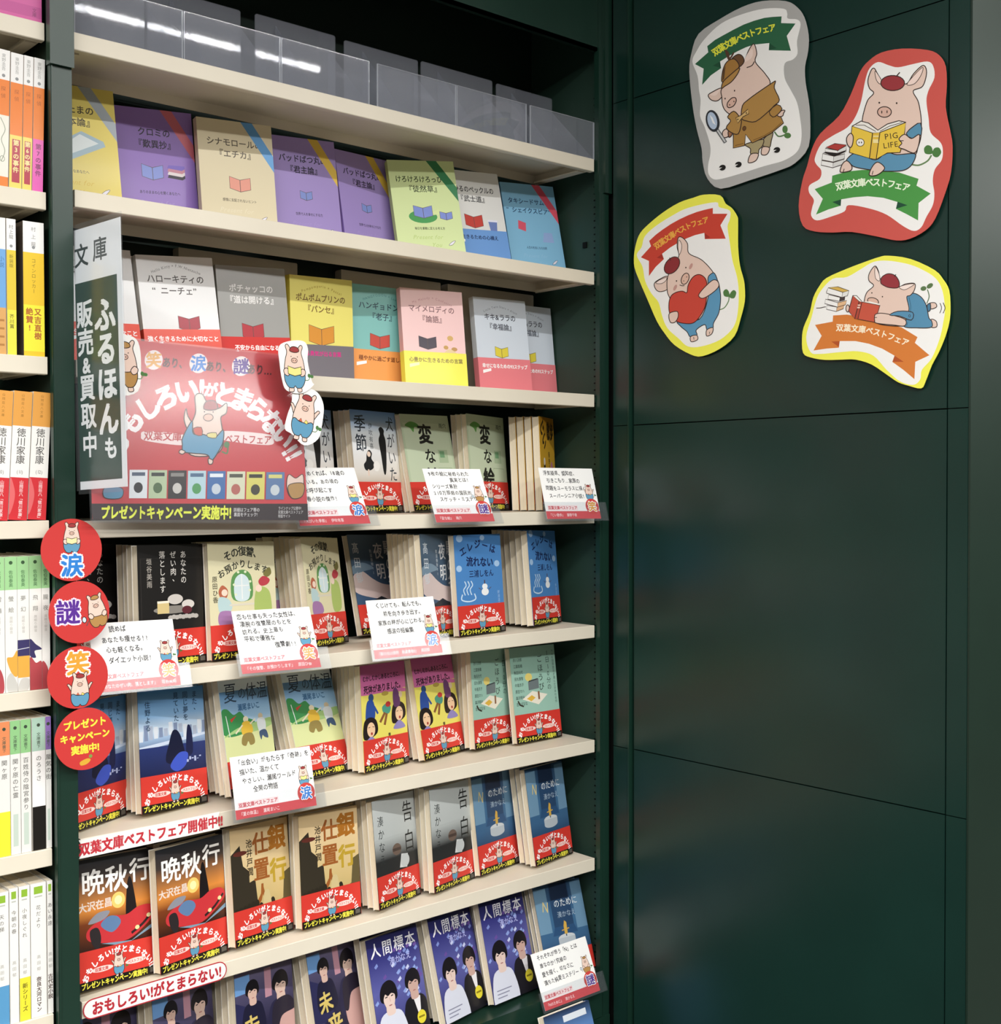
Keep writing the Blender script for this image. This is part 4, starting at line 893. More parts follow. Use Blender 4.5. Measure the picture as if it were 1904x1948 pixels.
a.blob(pb, PK, LN, 6); a.blob([(970, 1350), (1020, 1260), (1030, 1330), (1090, 1335), (1150, 1355), (1200, 1310), (1200, 1380), (1170, 1440), (1150, 1470), (1130, 1490), (1115, 1450), (1030, 1440), (975, 1430), (968, 1390)], BL, LN, 6)
a.blob([(1030, 1300), (1075, 1295), (1080, 1340), (1040, 1335)], '#c8503c', LN, 4, 2); a.blob([(1110, 1330), (1160, 1325), (1160, 1355), (1115, 1350)], '#e3d488', LN, 4, 2)
a.blob([(1085, 1190), (1100, 1150), (1150, 1150), (1165, 1190), (1125, 1200)], BR, LN, 5); a.ell(1113, 1240, 28, 20, '#dfb9a8', 0, LN, 4); a.ell(1090, 1208, 4, 4, LN); a.ell(1140, 1210, 4, 4, LN)
a.blob([(1120, 1470), (1145, 1480), (1140, 1500), (1122, 1498)], PK, LN, 5); a.blob([(960, 1420), (985, 1430), (970, 1445), (950, 1435)], PK, LN, 5); a.line(cr([(1195, 1430), (1225, 1440), (1230, 1400)], False), 8, GN); a.ell(1222, 1392, 16, 18, GN)
cc = ['#e8ecee', '#b9c9a4', '#2a2524', '#b9d4dc', '#3f6da8', '#d9d9bc', '#d9cf6a', '#5b79a4']
for i in range(8):
    x0 = 668 + i * 112; x1 = x0 + 104; y0 = 1532 + i * 2; a.rect(x0, y0, x1, y0 + 160 - i, cc[i])
    a.ell(x0 + 52, y0 + 100, 26, 30, ['#1d1d1f', '#4f6a44', '#cfc9c2', '#4f9a5a', '#c9d0d8', '#b5655a', '#3a3428', '#c9cfd2'][i]); a.rect(x0 + 14, y0 + 14, x1 - 14, y0 + 34, ['#4a5a70', '#2a302a', '#8a8680', '#4a6a8a', '#e9eef2', '#4a4a3c', '#2a2218', '#d9d27a'][i])
a.blob([(1580, 1560), (1620, 1580), (1660, 1560), (1665, 1640), (1640, 1690), (1590, 1680), (1570, 1620)], PK, LN, 4); a.blob([(1580, 1620), (1665, 1610), (1660, 1680), (1600, 1690)], TAN, LN, 4); a.blob([(520, 1640), (570, 1625), (630, 1640), (620, 1690), (530, 1690)], BL, LN, 4)
a.text('プレゼントキャンペーン実施中!', 882, 1772, 80, '#e8ee4a', .045, sx=.66); a.text('詳細はフェア帯の', 1345, 1757, 25, '#d9d4d2', .01, sx=.75); a.text('裏面をチェック!', 1340, 1783, 25, '#d9d4d2', .01, sx=.75)
for i, t in enumerate(('ラインナップ公開中!', '双葉文庫ベストフェア', '特設サイト')): a.text(t, 1525, 1748 + i * 22, 21, '#c9c4c2', .01, 'l', sx=.68)
MB().quadbox(0, PW, .1, .6, 0, PH, '#c83c42').add(a).build('poster_sheet', M['gloss'], po)
MB().quadbox(-2, PW + 2, -2.6, -1.2, -3, PH + 2).build('clear_cover', M['sleeve'], po)
MB().quadbox(-2, PW + 2, .8, 2, -3, PH + 2).prism([(-2.6, -3), (2, -3), (2, -4.4), (-2.6, -4.4)], -2, PW + 2).build('holder_back', M['sleeve'], po)
MB().quadbox(40, 70, 2, 24, 0, 1.4).quadbox(200, 230, 2, 24, 0, 1.4).build('holder_foot', M['sleeve'], po)

def pig_cut(label, x, y, z, outline, draw, yaw=0):
    r = sign('pig_cutout', label, 'sign', (x, y, z, yaw, 4, 0), 'pig cut-outs on the red poster')
    outline = [(u * 1.22, v * 1.12) for u, v in outline]; MB().plate(cr(outline, True, 4), 0, .7, '#f3f2ef').build('card', M['matte'], r)
    a = Art(d0=.05); draw(a); q = MB(); q.add(a); q.build('print', M['matte'], r)
    MB().quadbox(-5, 5, .75, 4.5, -6, 6).build('adhesive_pad', M['box'], r)
pig_cut('white-edged paper pig with open books at the upper right corner of the red poster', 263, -36.5, 148, [(-17, 22), (-4, 29), (12, 30), (17, 22), (16, 8), (20, -14), (22, -18), (8, -28), (-10, -26), (-15, -14), (-17, 4)], lambda a: pig(a, 0, 0, .43, False, 0, True, 0, False, '#e6e08a'))
pig_cut('white-edged paper pig waving at the right edge of the red poster', 274, -38.5, 88, [(-10, 30), (2, 33), (18, 28), (25, 14), (23, -4), (17, -24), (0, -32), (-14, -20), (-22, -14), (-18, 2), (-13, 14)], lambda a: pig(a, 1, 1, .45, True, 0, True, -14))
pig_cut('white-edged paper detective pig half hidden behind the upright shop sign', 44, -33.5, 138, [(-16, 26), (2, 30), (14, 24), (16, 0), (12, -26), (-8, -30), (-18, -10)], lambda a: pig(a, 0, 0, .43, False, 0, True, 0, True))

# upright shop sign sticking out beside the left post
sg = sign('shop_sign', 'tall white and dark green second-hand books sign sticking out from the left post', 'sign', (-1, -15, -3, -80, .4, 2.4))
a = Art(); SW, SH = 90, 290
a.rect(1.5, 1, SW - 1.5, SH - 1.5, '#f1f3f5'); a.rect(1.5, 10, 80, 229, '#23443a')
a.text('文', 15, 259, 27, '#2c3a3a', .02); a.text('庫', 50, 261, 27, '#2c3a3a', .02)
for c, x, z, s in (('ふ', 56, 189, 40), ('る', 57, 152, 38), ('ほ', 57, 114, 38), ('ん', 58, 76, 38), ('も', 61, 44, 25)): a.char(c, x, z, s, '#f6f8f8', .04)
for c, x, z, s in (('販', 18, 194, 31), ('売', 19, 163, 31), ('&', 20, 138, 24), ('買', 20, 113, 30), ('取', 21, 82, 30), ('中', 22, 50, 29)): a.char(c, x, z, s, '#f6f8f8', .03)
MB().quadbox(1.5, SW - 1.5, 0, .6, 1, SH - 1.5, '#f1f3f5').add(a).build('sign_sheet', M['gloss'], sg)
MB().quadbox(0, SW + 2.5, -1.4, -.6, -4, SH + 4).build('clear_sleeve', M['sleeve'], sg)
MB().quadbox(-4, 0, -1, 2, 0, SH).build('mounting_rail', M['sleeve'], sg)

# four round red signs hanging down the left post
def disc(x, z, y, label, draw):
    r = sign('round_sign', label, 'sign', (x, y, z, 0, 0, 0), 'round red signs on the left post')
    MB().plate([(34.4 * math.cos(i * math.pi / 24), 34.4 * math.sin(i * math.pi / 24)) for i in range(48)], 0, 1, '#c93a38').build('disc', M['gloss'], r)
    a = Art(d0=.03); draw(a); q = MB(); q.add(a); q.build('print', M['gloss'], r)
    MB().quadbox(-6, 6, 1.05, -8.2 - y - (1.2 if y > -17 else .1), -6, 6).build('adhesive_pad', M['box'], r)
def d1(a): pig(a, 0, 13, .27, False, 1, True, 0, False, '#e8e0a8', 2.6); a.text('涙', 0, -17, 26, '#2f7fd0', .035, out=('#fff', .06))
def d2(a): a.text('謎', -13, 1, 28, '#5a2f93', .028, out=('#f6dff6', .06)); pig(a, 20, 0, .3, False, 1, True, 12, True, None, 2.6)
def d3(a): a.text('笑', 0, 16, 27, '#e0a03a', .035, out=('#fff', .06)); pig(a, 2, -14, .3, True, 1, True, 0, False, None, 2.6)
def d4(a):
    for i, (t, s) in enumerate((('プレゼント', 10.5), ('キャンペーン', 10), ('実施中!', 10.5))): a.text(t, 0, 17 - i * 14, s, '#f2e24a', .05, sx=.95, rot=2)
    a.blob([(-6, -25), (2, -22), (6, -24), (2, -28), (-5, -29)], '#d9a83a'); a.ell(6, -20, 2, 2, '#7f9a4a')
disc(-11, -68, -16, 'round red sign with a reading pig and a blue character, topmost on the post', d1)
disc(-3.8, -137, -18, 'round red sign with a purple character and detective pig, second from the top', d2)
disc(-6.9, -208.8, -20, 'round red sign with an orange character above a pig, third from the top', d3)
disc(-.3, -277.5, -22, 'round red sign with three lines of yellow lettering, lowest on the post', d4)

# handwritten cards in clear clips on the shelf edges
def card(q, w, h, k, lines, title, label, tan=False, book=None):
    r = sign('note_card', label, 'sign', (q[0], q[1], q[2], q[3], q[4], q[5]), 'handwritten cards clipped to the shelf edges')
    a = Art(); a.rect(0, 0, w, h, '#f2f2f0'); a.rect(0, 0, w, h * .15, '#d0454b'); rr = random.Random(len(title))
    n = len(lines); top = h - 8
    for i, (t, x) in enumerate(lines):
        y = top - i * (h * .6 / n); px = 5 + x; first = True
        s = min(8.2, 8.8 * 5 / n)
        for c in t:
            a.char(c, px + s * .42 * (1 if ord(c) > 0x2000 else .6), y + rr.uniform(-.5, .5), s * rr.uniform(.86, 1.02), '#232229', .018, .85, 1, rr.uniform(-5, 5), -.06, first); first = False
            px += s * (.84 if ord(c) > 0x2000 else .55)
    a.rect(4, h * .165, 60, h * .265, '#f6dedd'); a.text('双葉文庫ベストフェア', 32, h * .215, 6, '#c8404c', .03, sx=.9)
    a.text(title, 5, h * .075, 5.4, '#f6dede', .01, 'l', sx=.86)
    pig(a, w - 14, h * .52, .2, not tan and not book, 0, True, 0, tan, book, 3); kanji_disc(a, w - 13, h * .24, 12.5, k, 16.5)
    MB().quadbox(0, w, 0, .5, 0, h, '#f2f2f0').add(a).build('card', M['matte'], r)
    MB().quadbox(-4, w + 14, -1.3, -.7, -3, 26).quadbox(-4, w + 14, .8, 1.4, -3, 26).quadbox(-4, w + 14, -1.3, 1.4, -3.6, -3).build('clear_clip', M['sleeve'], r)
    return r
card((281, -19, -48, -3.4, 28, .8), 104, 83, '涙', [('ページをめくれば、18歳の', -3), ('自分がいる。あの頃の', 0), ('感情を呼び起こす', 1), ('青春小説の傑作!', 8)], '『犬がいた季節』　伊吹有喜', 'white note card with a blue character, tucked beside the red fair poster', False, '#e6e08a')
card((499, -19, -48, -8.3, 28, 0), 95, 84, '謎', [('9枚の絵に秘められた', 2), ('真実とは!', 34), ('シリーズ累計', 3), ('210万部超の国民的', 3), ('スケッチ・ミステリー!', 10)], '『変な絵』　雨穴', 'white note card with a purple character below the pale green paperbacks', True)
card((708, -19, -47, -7.6, 17.7, -.6), 101, 80, '笑', [('浮気疑惑、認知症、', 2), ('引きこもり…家族の', 6), ('問題をユーモラスに描く', 2), ('スーパーシニア小説!', 6)], '『じい散歩』　藤野千夜', 'white note card with an orange character at the right end of the fourth shelf')
card((15, -16.5, -229, 0, 17, -1), 103, 79, '笑', [('読めば', 18), ('あなたも痩せる!?', 8), ('心も軽くなる。', 12), ('ダイエット小説!', 14)], '『あなたのぜい肉、落とします』　垣谷美雨', 'white note card with an orange character, partly behind the round red signs')
card((198, -19, -226, -7.6, 25, .1), 105, 81, '笑', [('恋も仕事も失った女性は、', 0), ('凄腕の復讐屋のもとを', 3), ('訪れる。史上最も', 4), ('平和で優雅な', 5), ('復讐劇!!', 44)], '『その復讐、お預かりします』　原田ひ香', 'white note card with an orange character below the cream paperbacks')
card((395, -19, -226, -6, 17.6, .3), 106, 79, '涙', [('くじけても、転んでも、', 8), ('前を向き歩き出す。', 18), ('家族の絆が心にじわる。', 8), ('感涙の短編集', 20)], '『駅の名は夜明　軌道春秋II』　髙田郁', 'white note card with a blue character below the slate blue paperbacks', False, '#e6e08a')
card((188, -20, -402, -1.2, 13.3, -.4), 113, 75, '涙', [('「出会い」がもたらす「奇跡」を', 2), ('描いた、温かくて', 6), ('やさしい、瀬尾ワールド', 8), ('全開の物語', 22)], '『夏の体温』　瀬尾まいこ', 'white note card with a blue character below the summery paperbacks', False, '#e6e08a')
card((698, -24, -777, -4.1, 22.9, 2), 110, 82, '謎', [('それぞれが想う「N」とは', 4), ('誰なのか!究極の', 6), ('愛を描く、切なさに', 6), ('満ちた純愛ミステリー', 6)], '『Nのために』　湊かなえ', 'white note card with a purple character at the bottom right corner', True)

# two printed strips stuck to shelf edges
r = sign('strip_sign', 'white ribbon strip with red fair lettering on the sixth shelf edge', 'sign', (0, -1.6, -416, 0, 0, .6))
a = Art(); o = [(0, 0), (176, 0), (172, 10.5), (176, 21), (0, 21), (5, 10.5)]
a.poly(o, '#f2efec'); a.text('双葉文庫ベストフェア開催中!!', 90, 10.2, 15.5, '#c0323e', .045, sx=.86)
MB().plate(o, 0, .5, '#f2efec').add(a).build('strip', M['gloss'], r)
r = sign('strip_sign', 'white rounded strip with red outline on the lowest shelf edge', 'sign', (3, -1.6, -601, 0, 0, .6))
def pill(w, h, e): return [(h / 2 + (h / 2 - e) * math.cos(rad(90 + i * 15)), h / 2 + (h / 2 - e) * math.sin(rad(90 + i * 15))) for i in range(13)] + [(w - h / 2 + (h / 2 - e) * math.cos(rad(-90 + i * 15)), h / 2 + (h / 2 - e) * math.sin(rad(-90 + i * 15))) for i in range(13)]
a = Art(); a.poly(pill(181, 23, 0), '#b8323c'); a.poly(pill(181, 23, 1.3), '#f3f0ee'); a.text('おもしろい!がとまらない!', 92, 11.3, 16.5, '#b42c38', .045, sx=.86)
MB().plate(pill(181, 23, 0), 0, .5, '#b8323c').add(a).build('strip', M['gloss'], r)

# ---------------------------------------------------------------- the four paper cut-outs on the green wall
def wall_cutout(label, corners, size, outline, col, inner, draw):
    cx = sum(-c[0] for c in corners) / 4; cz = sum(c[1] for c in corners) / 4
    f = homog([(0, 0), (size[0], 0), size, (0, size[1])], [(-c[0] - cx, c[1] - cz) for c in corners])
    r = thing('wall_cutout', label, 'sign', W(845.6, -cx, cz), rad(-90), 'paper cut-outs on the dark green wall')
    MB().plate([f(*p) for p in cr(outline, True, 3)], 0, .8, col).build('backing', M['matte'], r)
    a = Art(f, True, .05); a.poly(cr(inner, True, 4), '#f6f6f4'); draw(a)
    q = MB(); q.add(a); q.build('print', M['matte'], r)
    xs = [f(*p) for p in outline]; mx = sum(p[0] for p in xs) / len(xs); mz = sum(p[1] for p in xs) / len(xs)
    MB().quadbox(mx - 10, mx + 10, .85, 5.9, mz + 8, mz + 24).quadbox(mx - 10, mx + 10, .85, 5.9, mz - 24, mz - 8).build('adhesive_pad', M['box'], r)

def s_detective(a):
    L = 9
    a.poly([(745, 450), (820, 390), (900, 345), (1000, 290), (1100, 240), (1200, 203), (1300, 175), (1380, 165), (1470, 160), (1465, 225), (1605, 230), (1520, 350), (1560, 495), (1345, 490), (1350, 420), (1200, 435), (1120, 462), (1040, 500), (950, 550), (870, 600), (880, 665), (780, 735), (695, 828), (710, 670), (625, 625), (755, 510)], '#2f6647')
    a.poly([(880, 665), (800, 640), (870, 600)], '#235038'); a.poly([(1345, 490), (1350, 420), (1420, 470)], '#235038')
    a.along('双葉文庫ベストフェア', [(800, 520), (900, 455), (1030, 385), (1180, 320), (1410, 262)], 82, '#eef04a', .035, .9)
    a.line(cr([(1400, 1285), (1440, 1330), (1500, 1315), (1515, 1300)], False), 14, '#5a7f52'); a.ell(1503, 1262, 26, 38, '#557f48'); a.ell(1528, 1322, 34, 28, '#557f48')
    a.blob([(1285, 1420), (1270, 1390), (1330, 1320), (1385, 1290), (1370, 1370), (1350, 1440)], '#a99b78', LN, L); a.blob([(1285, 1435), (1350, 1440), (1340, 1490), (1310, 1512), (1272, 1502)], PK, LN, L)
    a.blob([(1115, 1412), (1185, 1385), (1290, 1360), (1285, 1420), (1250, 1460), (1240, 1500), (1170, 1500), (1165, 1450)], '#aa9c74', LN, L); a.blob([(1170, 1505), (1242, 1500), (1225, 1560), (1180, 1585), (1143, 1580)], PK, LN, L)
    a.blob([(885, 860), (800, 895), (755, 930), (785, 975), (845, 983), (895, 930)], PK, LN, L); a.blob([(870, 870), (800, 905), (775, 925), (830, 930)], '#f4ddd2')
    a.blob([(885, 870), (888, 950), (892, 1010), (912, 1065), (955, 1108), (1010, 1130), (1080, 1150), (1150, 1120), (1270, 980), (1358, 820), (1310, 720), (1215, 605), (1228, 520), (1200, 428), (1150, 490), (1105, 600), (1055, 660), (980, 760)], PK, LN, L)
    a.blob([(1105, 605), (1140, 520), (1185, 480), (1180, 560)], '#f4ddd2'); a.line(cr([(1205, 600), (1180, 640), (1130, 660)], False), L, LN)
    a.blob([(985, 575), (1040, 532), (1085, 545), (1105, 600), (1060, 650), (1020, 600)], '#6f4f34', LN, L); a.blob([(890, 800), (895, 700), (925, 620), (970, 582), (1020, 582), (1055, 655), (960, 740)], '#a97c40', LN, L); a.poly([(892, 790), (900, 690), (925, 640), (910, 770)], '#5c432e')
    a.blob([(885, 862), (900, 800), (960, 740), (1057, 662), (1045, 715), (985, 795), (920, 840)], '#b58a4c', LN, L)
    a.blob([(950, 585), (918, 500), (930, 485), (960, 520), (966, 560), (1000, 508), (1008, 520), (975, 575)], '#5a3f30')
    a.blob([(960, 980), (990, 955), (1020, 955), (1028, 985), (1005, 1030), (965, 1050), (942, 1040), (942, 1010)], '#e0b9a8', LN, L); a.ell(1006, 990, 5, 8, LN); a.ell(965, 1023, 5, 8, LN); a.ell(1012, 885, 6, 9, LN); a.ell(920, 962, 6, 9, LN)
    a.poly([(1085, 1120), (1040, 1190), (1000, 1310), (1000, 1445), (1110, 1420), (1120, 1310), (1185, 1395), (1280, 1350), (1370, 1300), (1490, 1200), (1455, 1120), (1340, 1085)], '#ad8446'); a.line([(1040, 1190), (1000, 1310), (1000, 1445), (1110, 1420), (1120, 1310), (1185, 1395), (1280, 1350), (1370, 1300), (1490, 1200), (1455, 1120)], L, LN)
    a.line([(1195, 1368), (1300, 1325), (1390, 1270), (1470, 1195)], 6, '#6f5026'); a.line([(1018, 1420), (1098, 1400)], 6, '#6f5026')
    a.blob([(1430, 1120), (1470, 1080), (1503, 1078), (1490, 1105), (1482, 1130), (1450, 1138)], PK, LN, L); a.blob([(1350, 1090), (1425, 1020), (1475, 1060), (1430, 1120), (1385, 1142)], '#ad8446', LN, L, 2)
    a.blob([(1090, 1030), (1150, 970), (1230, 910), (1385, 805), (1412, 795), (1400, 860), (1450, 975), (1400, 1030), (1340, 1090), (1220, 1185), (1130, 1180), (1080, 1150)], '#b38a4c', LN, L, 3)
    a.blob([(895, 1290), (932, 1258), (962, 1300), (945, 1335), (905, 1340)], PK, LN, L); a.blob([(950, 1290), (975, 1260), (990, 1310), (960, 1340)], '#a06f52', LN, L)
    a.blob([(945, 1140), (1005, 1085), (1060, 1140), (1080, 1190), (1050, 1305), (985, 1295), (932, 1245), (975, 1180)], '#b38a4c', LN, L, 3)
    a.poly([(1025, 1150), (1075, 1125), (1145, 1065), (1152, 1110), (1095, 1140), (1045, 1202)], '#d9b574'); a.line([(1025, 1150), (1075, 1125), (1145, 1065), (1152, 1110), (1095, 1140), (1045, 1202)], 7, LN, True); a.ell(1128, 1103, 6, 8, LN); a.ell(1045, 1165, 6, 8, LN)
    a.ell(1108, 1253, 16, 22, '#6f4a28', 15, LN, 5)
    a.line([(842, 1265), (925, 1390)], 34, '#4d4f52'); a.line([(845, 1268), (922, 1385)], 18, '#c9cbcc'); a.ell(800, 1180, 66, 108, '#33363c', -12); a.ell(796, 1178, 46, 86, '#b9cbe2', -12); a.poly([(770, 1120), (800, 1150), (830, 1220), (800, 1200)], '#f2f6fa')
    for x, y in ((895, 1635), (1050, 1605), (1425, 1463)): a.ell(x, y, 33, 27, '#22201f', -20); a.poly([(x - 34, y + 2), (x - 2, y - 2), (x - 30, y + 18)], '#f6f6f4')
wall_cutout('grey-edged paper cut-out of a detective pig with magnifying glass', [(-59.5, 737.9), (-396.2, 639.7), (-397.1, 378.1), (-59.4, 436.6)], (1845, 1948),
    [(570, 700), (590, 520), (660, 330), (860, 190), (1080, 70), (1280, 10), (1510, 10), (1620, 70), (1690, 170), (1730, 340), (1725, 500), (1695, 650), (1700, 800), (1730, 980), (1745, 1160), (1730, 1430), (1600, 1590), (1450, 1660), (1150, 1760), (875, 1840), (745, 1740), (700, 1580), (690, 1450), (640, 1250), (600, 1020)], '#b4b4b2',
    [(600, 600), (640, 500), (720, 380), (880, 230), (1080, 140), (1300, 85), (1490, 85), (1525, 130), (1530, 180), (1620, 190), (1655, 240), (1620, 400), (1625, 520), (1580, 580), (1500, 620), (1500, 760), (1560, 880), (1620, 1000), (1650, 1150), (1665, 1300), (1650, 1420), (1600, 1500), (1480, 1570), (1300, 1620), (1080, 1690), (880, 1745), (800, 1745), (755, 1690), (755, 1600), (775, 1500), (770, 1400), (720, 1240), (675, 1130), (680, 980), (665, 880), (650, 740)], s_detective)

def s_reader(a):
    L = 9
    a.poly([(415, 1270), (560, 1230), (700, 1215), (830, 1215), (1050, 1240), (1235, 1300), (1215, 1365), (1350, 1440), (1235, 1530), (1230, 1695), (1120, 1635), (1020, 1585), (1035, 1520), (900, 1480), (750, 1465), (620, 1475), (500, 1495), (495, 1555), (380, 1590), (260, 1640), (325, 1490), (248, 1398), (410, 1335)], '#4f9a4c')
    a.poly([(415, 1520), (500, 1495), (495, 1558)], '#24503a'); a.poly([(1020, 1585), (1035, 1518), (1130, 1550)], '#24503a')
    a.along('双葉文庫ベストフェア', [(450, 1375), (600, 1345), (780, 1330), (960, 1345), (1150, 1385)], 86, '#f2ffe4', .03, .92)
    a.line(cr([(1175, 1165), (1240, 1170), (1320, 1130), (1358, 1075)], False), 15, '#6a8a5c'); a.blob([(1365, 1060), (1300, 1060), (1288, 1010), (1320, 980), (1360, 1000)], '#4f7f45'); a.blob([(1365, 1060), (1385, 1010), (1430, 1005), (1450, 1050), (1420, 1092), (1385, 1090)], '#4f7f45')
    for q, c in (([(315, 1125), (425, 1145), (420, 1195), (310, 1170)], '#f2f2f0'), ([(425, 1145), (530, 1112), (520, 1162), (420, 1195)], '#dcdcda'), ([(325, 1060), (430, 1085), (425, 1140), (318, 1120)], '#f2f2f0'), ([(430, 1085), (535, 1062), (530, 1110), (425, 1140)], '#dcdcda'), ([(330, 1050), (440, 1030), (550, 1040), (440, 1085)], '#22201f'), ([(350, 1010), (465, 1030), (465, 1058), (350, 1045)], '#f2f2f0'), ([(465, 1030), (550, 985), (548, 1030), (465, 1058)], '#e2e2e0'), ([(355, 1000), (440, 965), (550, 978), (468, 1032)], '#b4403c')): a.poly(q, c); a.line(q, 7, LN, True)
    a.blob([(700, 750), (720, 650), (755, 550), (810, 485), (770, 440), (755, 365), (785, 270), (815, 250), (845, 300), (890, 365), (1000, 345), (1115, 400), (1190, 300), (1280, 222), (1312, 290), (1275, 420), (1185, 465), (1230, 560), (1252, 660), (1262, 760), (1258, 900), (1230, 1000), (1190, 1080), (1000, 1100), (740, 1080), (690, 900)], PK, LN, L)
    a.blob([(825, 275), (830, 345), (855, 390), (885, 400), (888, 370)], '#f4dcd2', LN, 6); a.blob([(1275, 240), (1262, 310), (1200, 395), (1125, 405), (1190, 320)], '#f4dcd2', LN, 6)
    a.ell(990, 390, 113, 72, '#9c3b40', 0, LN, L); a.line([(1030, 320), (1058, 288)], 10, LN); a.ell(863, 577, 8, 9, LN); a.ell(1028, 581, 8, 9, LN); a.ell(912, 665, 66, 50, '#dcb6a6', 0, LN, L); a.ell(887, 666, 5, 15, LN); a.ell(937, 663, 5, 15, LN)
    a.blob([(1120, 868), (1190, 800), (1255, 770), (1262, 880), (1170, 915)], '#5c93b2', LN, L, 2)
    a.blob([(550, 1125), (620, 1060), (700, 1075), (830, 1120), (930, 1050), (1030, 1070), (1190, 1060), (1205, 1100), (1160, 1180), (1080, 1222), (940, 1228), (800, 1218), (640, 1190), (590, 1160)], '#5f95b6', LN, L)
    a.blob([(495, 1205), (520, 1150), (560, 1130), (602, 1180), (590, 1222), (500, 1238)], PK, LN, L); a.blob([(768, 1262), (800, 1180), (850, 1142), (912, 1190), (890, 1232), (830, 1268)], PK, LN, L); a.line([(520, 1235), (530, 1205)], 7, LN); a.line([(795, 1262), (805, 1225)], 7, LN)
    a.poly([(605, 800), (690, 752), (760, 770), (850, 838), (940, 780), (1050, 748), (1118, 765), (870, 858), (840, 862), (800, 865)], '#f1efe8'); a.line([(605, 800), (690, 752), (760, 770), (850, 838), (940, 780), (1050, 748), (1118, 765)], L, LN)
    a.line([(640, 790), (720, 790), (830, 850)], 6, LN); a.line([(870, 848), (960, 800), (1080, 765)], 6, LN)
    for q, c in (([(605, 800), (800, 865), (770, 1105), (580, 1050)], '#ecca4c'), ([(800, 865), (870, 860), (835, 1112), (770, 1105)], '#e3bd48'), ([(870, 860), (1115, 765), (1100, 900), (1062, 1050), (940, 1055), (835, 1112)], '#ecca4c')): a.poly(q, c); a.line(q, L, LN, True)
    a.rect(806, 890, 858, 902, '#f4e4a4'); a.rect(804, 925, 855, 960, '#f4e4a4'); a.ell(683, 955, 37, 36, '#f4f2ea', 0, LN, 6); a.ell(672, 955, 5, 9, LN); a.ell(695, 955, 5, 9, LN)
    a.text('PIG', 978, 890, 78, '#3a2b26', .0, rot=-8, sp=1.15); a.text('LIFE', 972, 975, 74, '#3a2b26', .0, rot=-8, sp=1.1)
    a.blob([(560, 970), (555, 910), (590, 868), (616, 900), (610, 970), (590, 1003)], PK, LN, L); a.blob([(1078, 962), (1052, 920), (1105, 878), (1170, 918), (1245, 880), (1235, 990), (1195, 1055), (1100, 1020), (1050, 1000)], PK, LN, L); a.line([(1055, 940), (1095, 938)], 8, LN)
wall_cutout('red-edged paper cut-out of a pig reading a yellow book', [(-346.6, 598.0), (-602.5, 529.8), (-603.9, 286.0), (-347.4, 323.2)], (1698, 1948),
    [(95, 1560), (130, 1320), (175, 1180), (220, 1020), (300, 870), (480, 700), (590, 500), (680, 280), (760, 180), (880, 100), (1080, 62), (1320, 75), (1430, 125), (1490, 230), (1500, 420), (1490, 620), (1530, 830), (1555, 990), (1540, 1240), (1480, 1450), (1390, 1680), (1300, 1790), (1150, 1870), (1020, 1885), (850, 1850), (600, 1805), (420, 1810), (250, 1800), (135, 1745)], '#cf5a52',
    [(250, 1100), (310, 970), (420, 890), (560, 810), (640, 700), (690, 560), (730, 360), (770, 250), (850, 190), (950, 220), (1040, 240), (1180, 210), (1320, 185), (1375, 230), (1385, 340), (1330, 460), (1310, 560), (1330, 720), (1350, 860), (1440, 950), (1465, 1020), (1455, 1120), (1390, 1210), (1370, 1320), (1385, 1440), (1370, 1550), (1310, 1660), (1260, 1760), (1190, 1795), (1090, 1750), (930, 1640), (760, 1580), (570, 1550), (530, 1610), (400, 1660), (270, 1695), (215, 1650), (225, 1570), (240, 1500), (195, 1430), (200, 1360), (295, 1300), (310, 1220), (262, 1160)], s_reader)

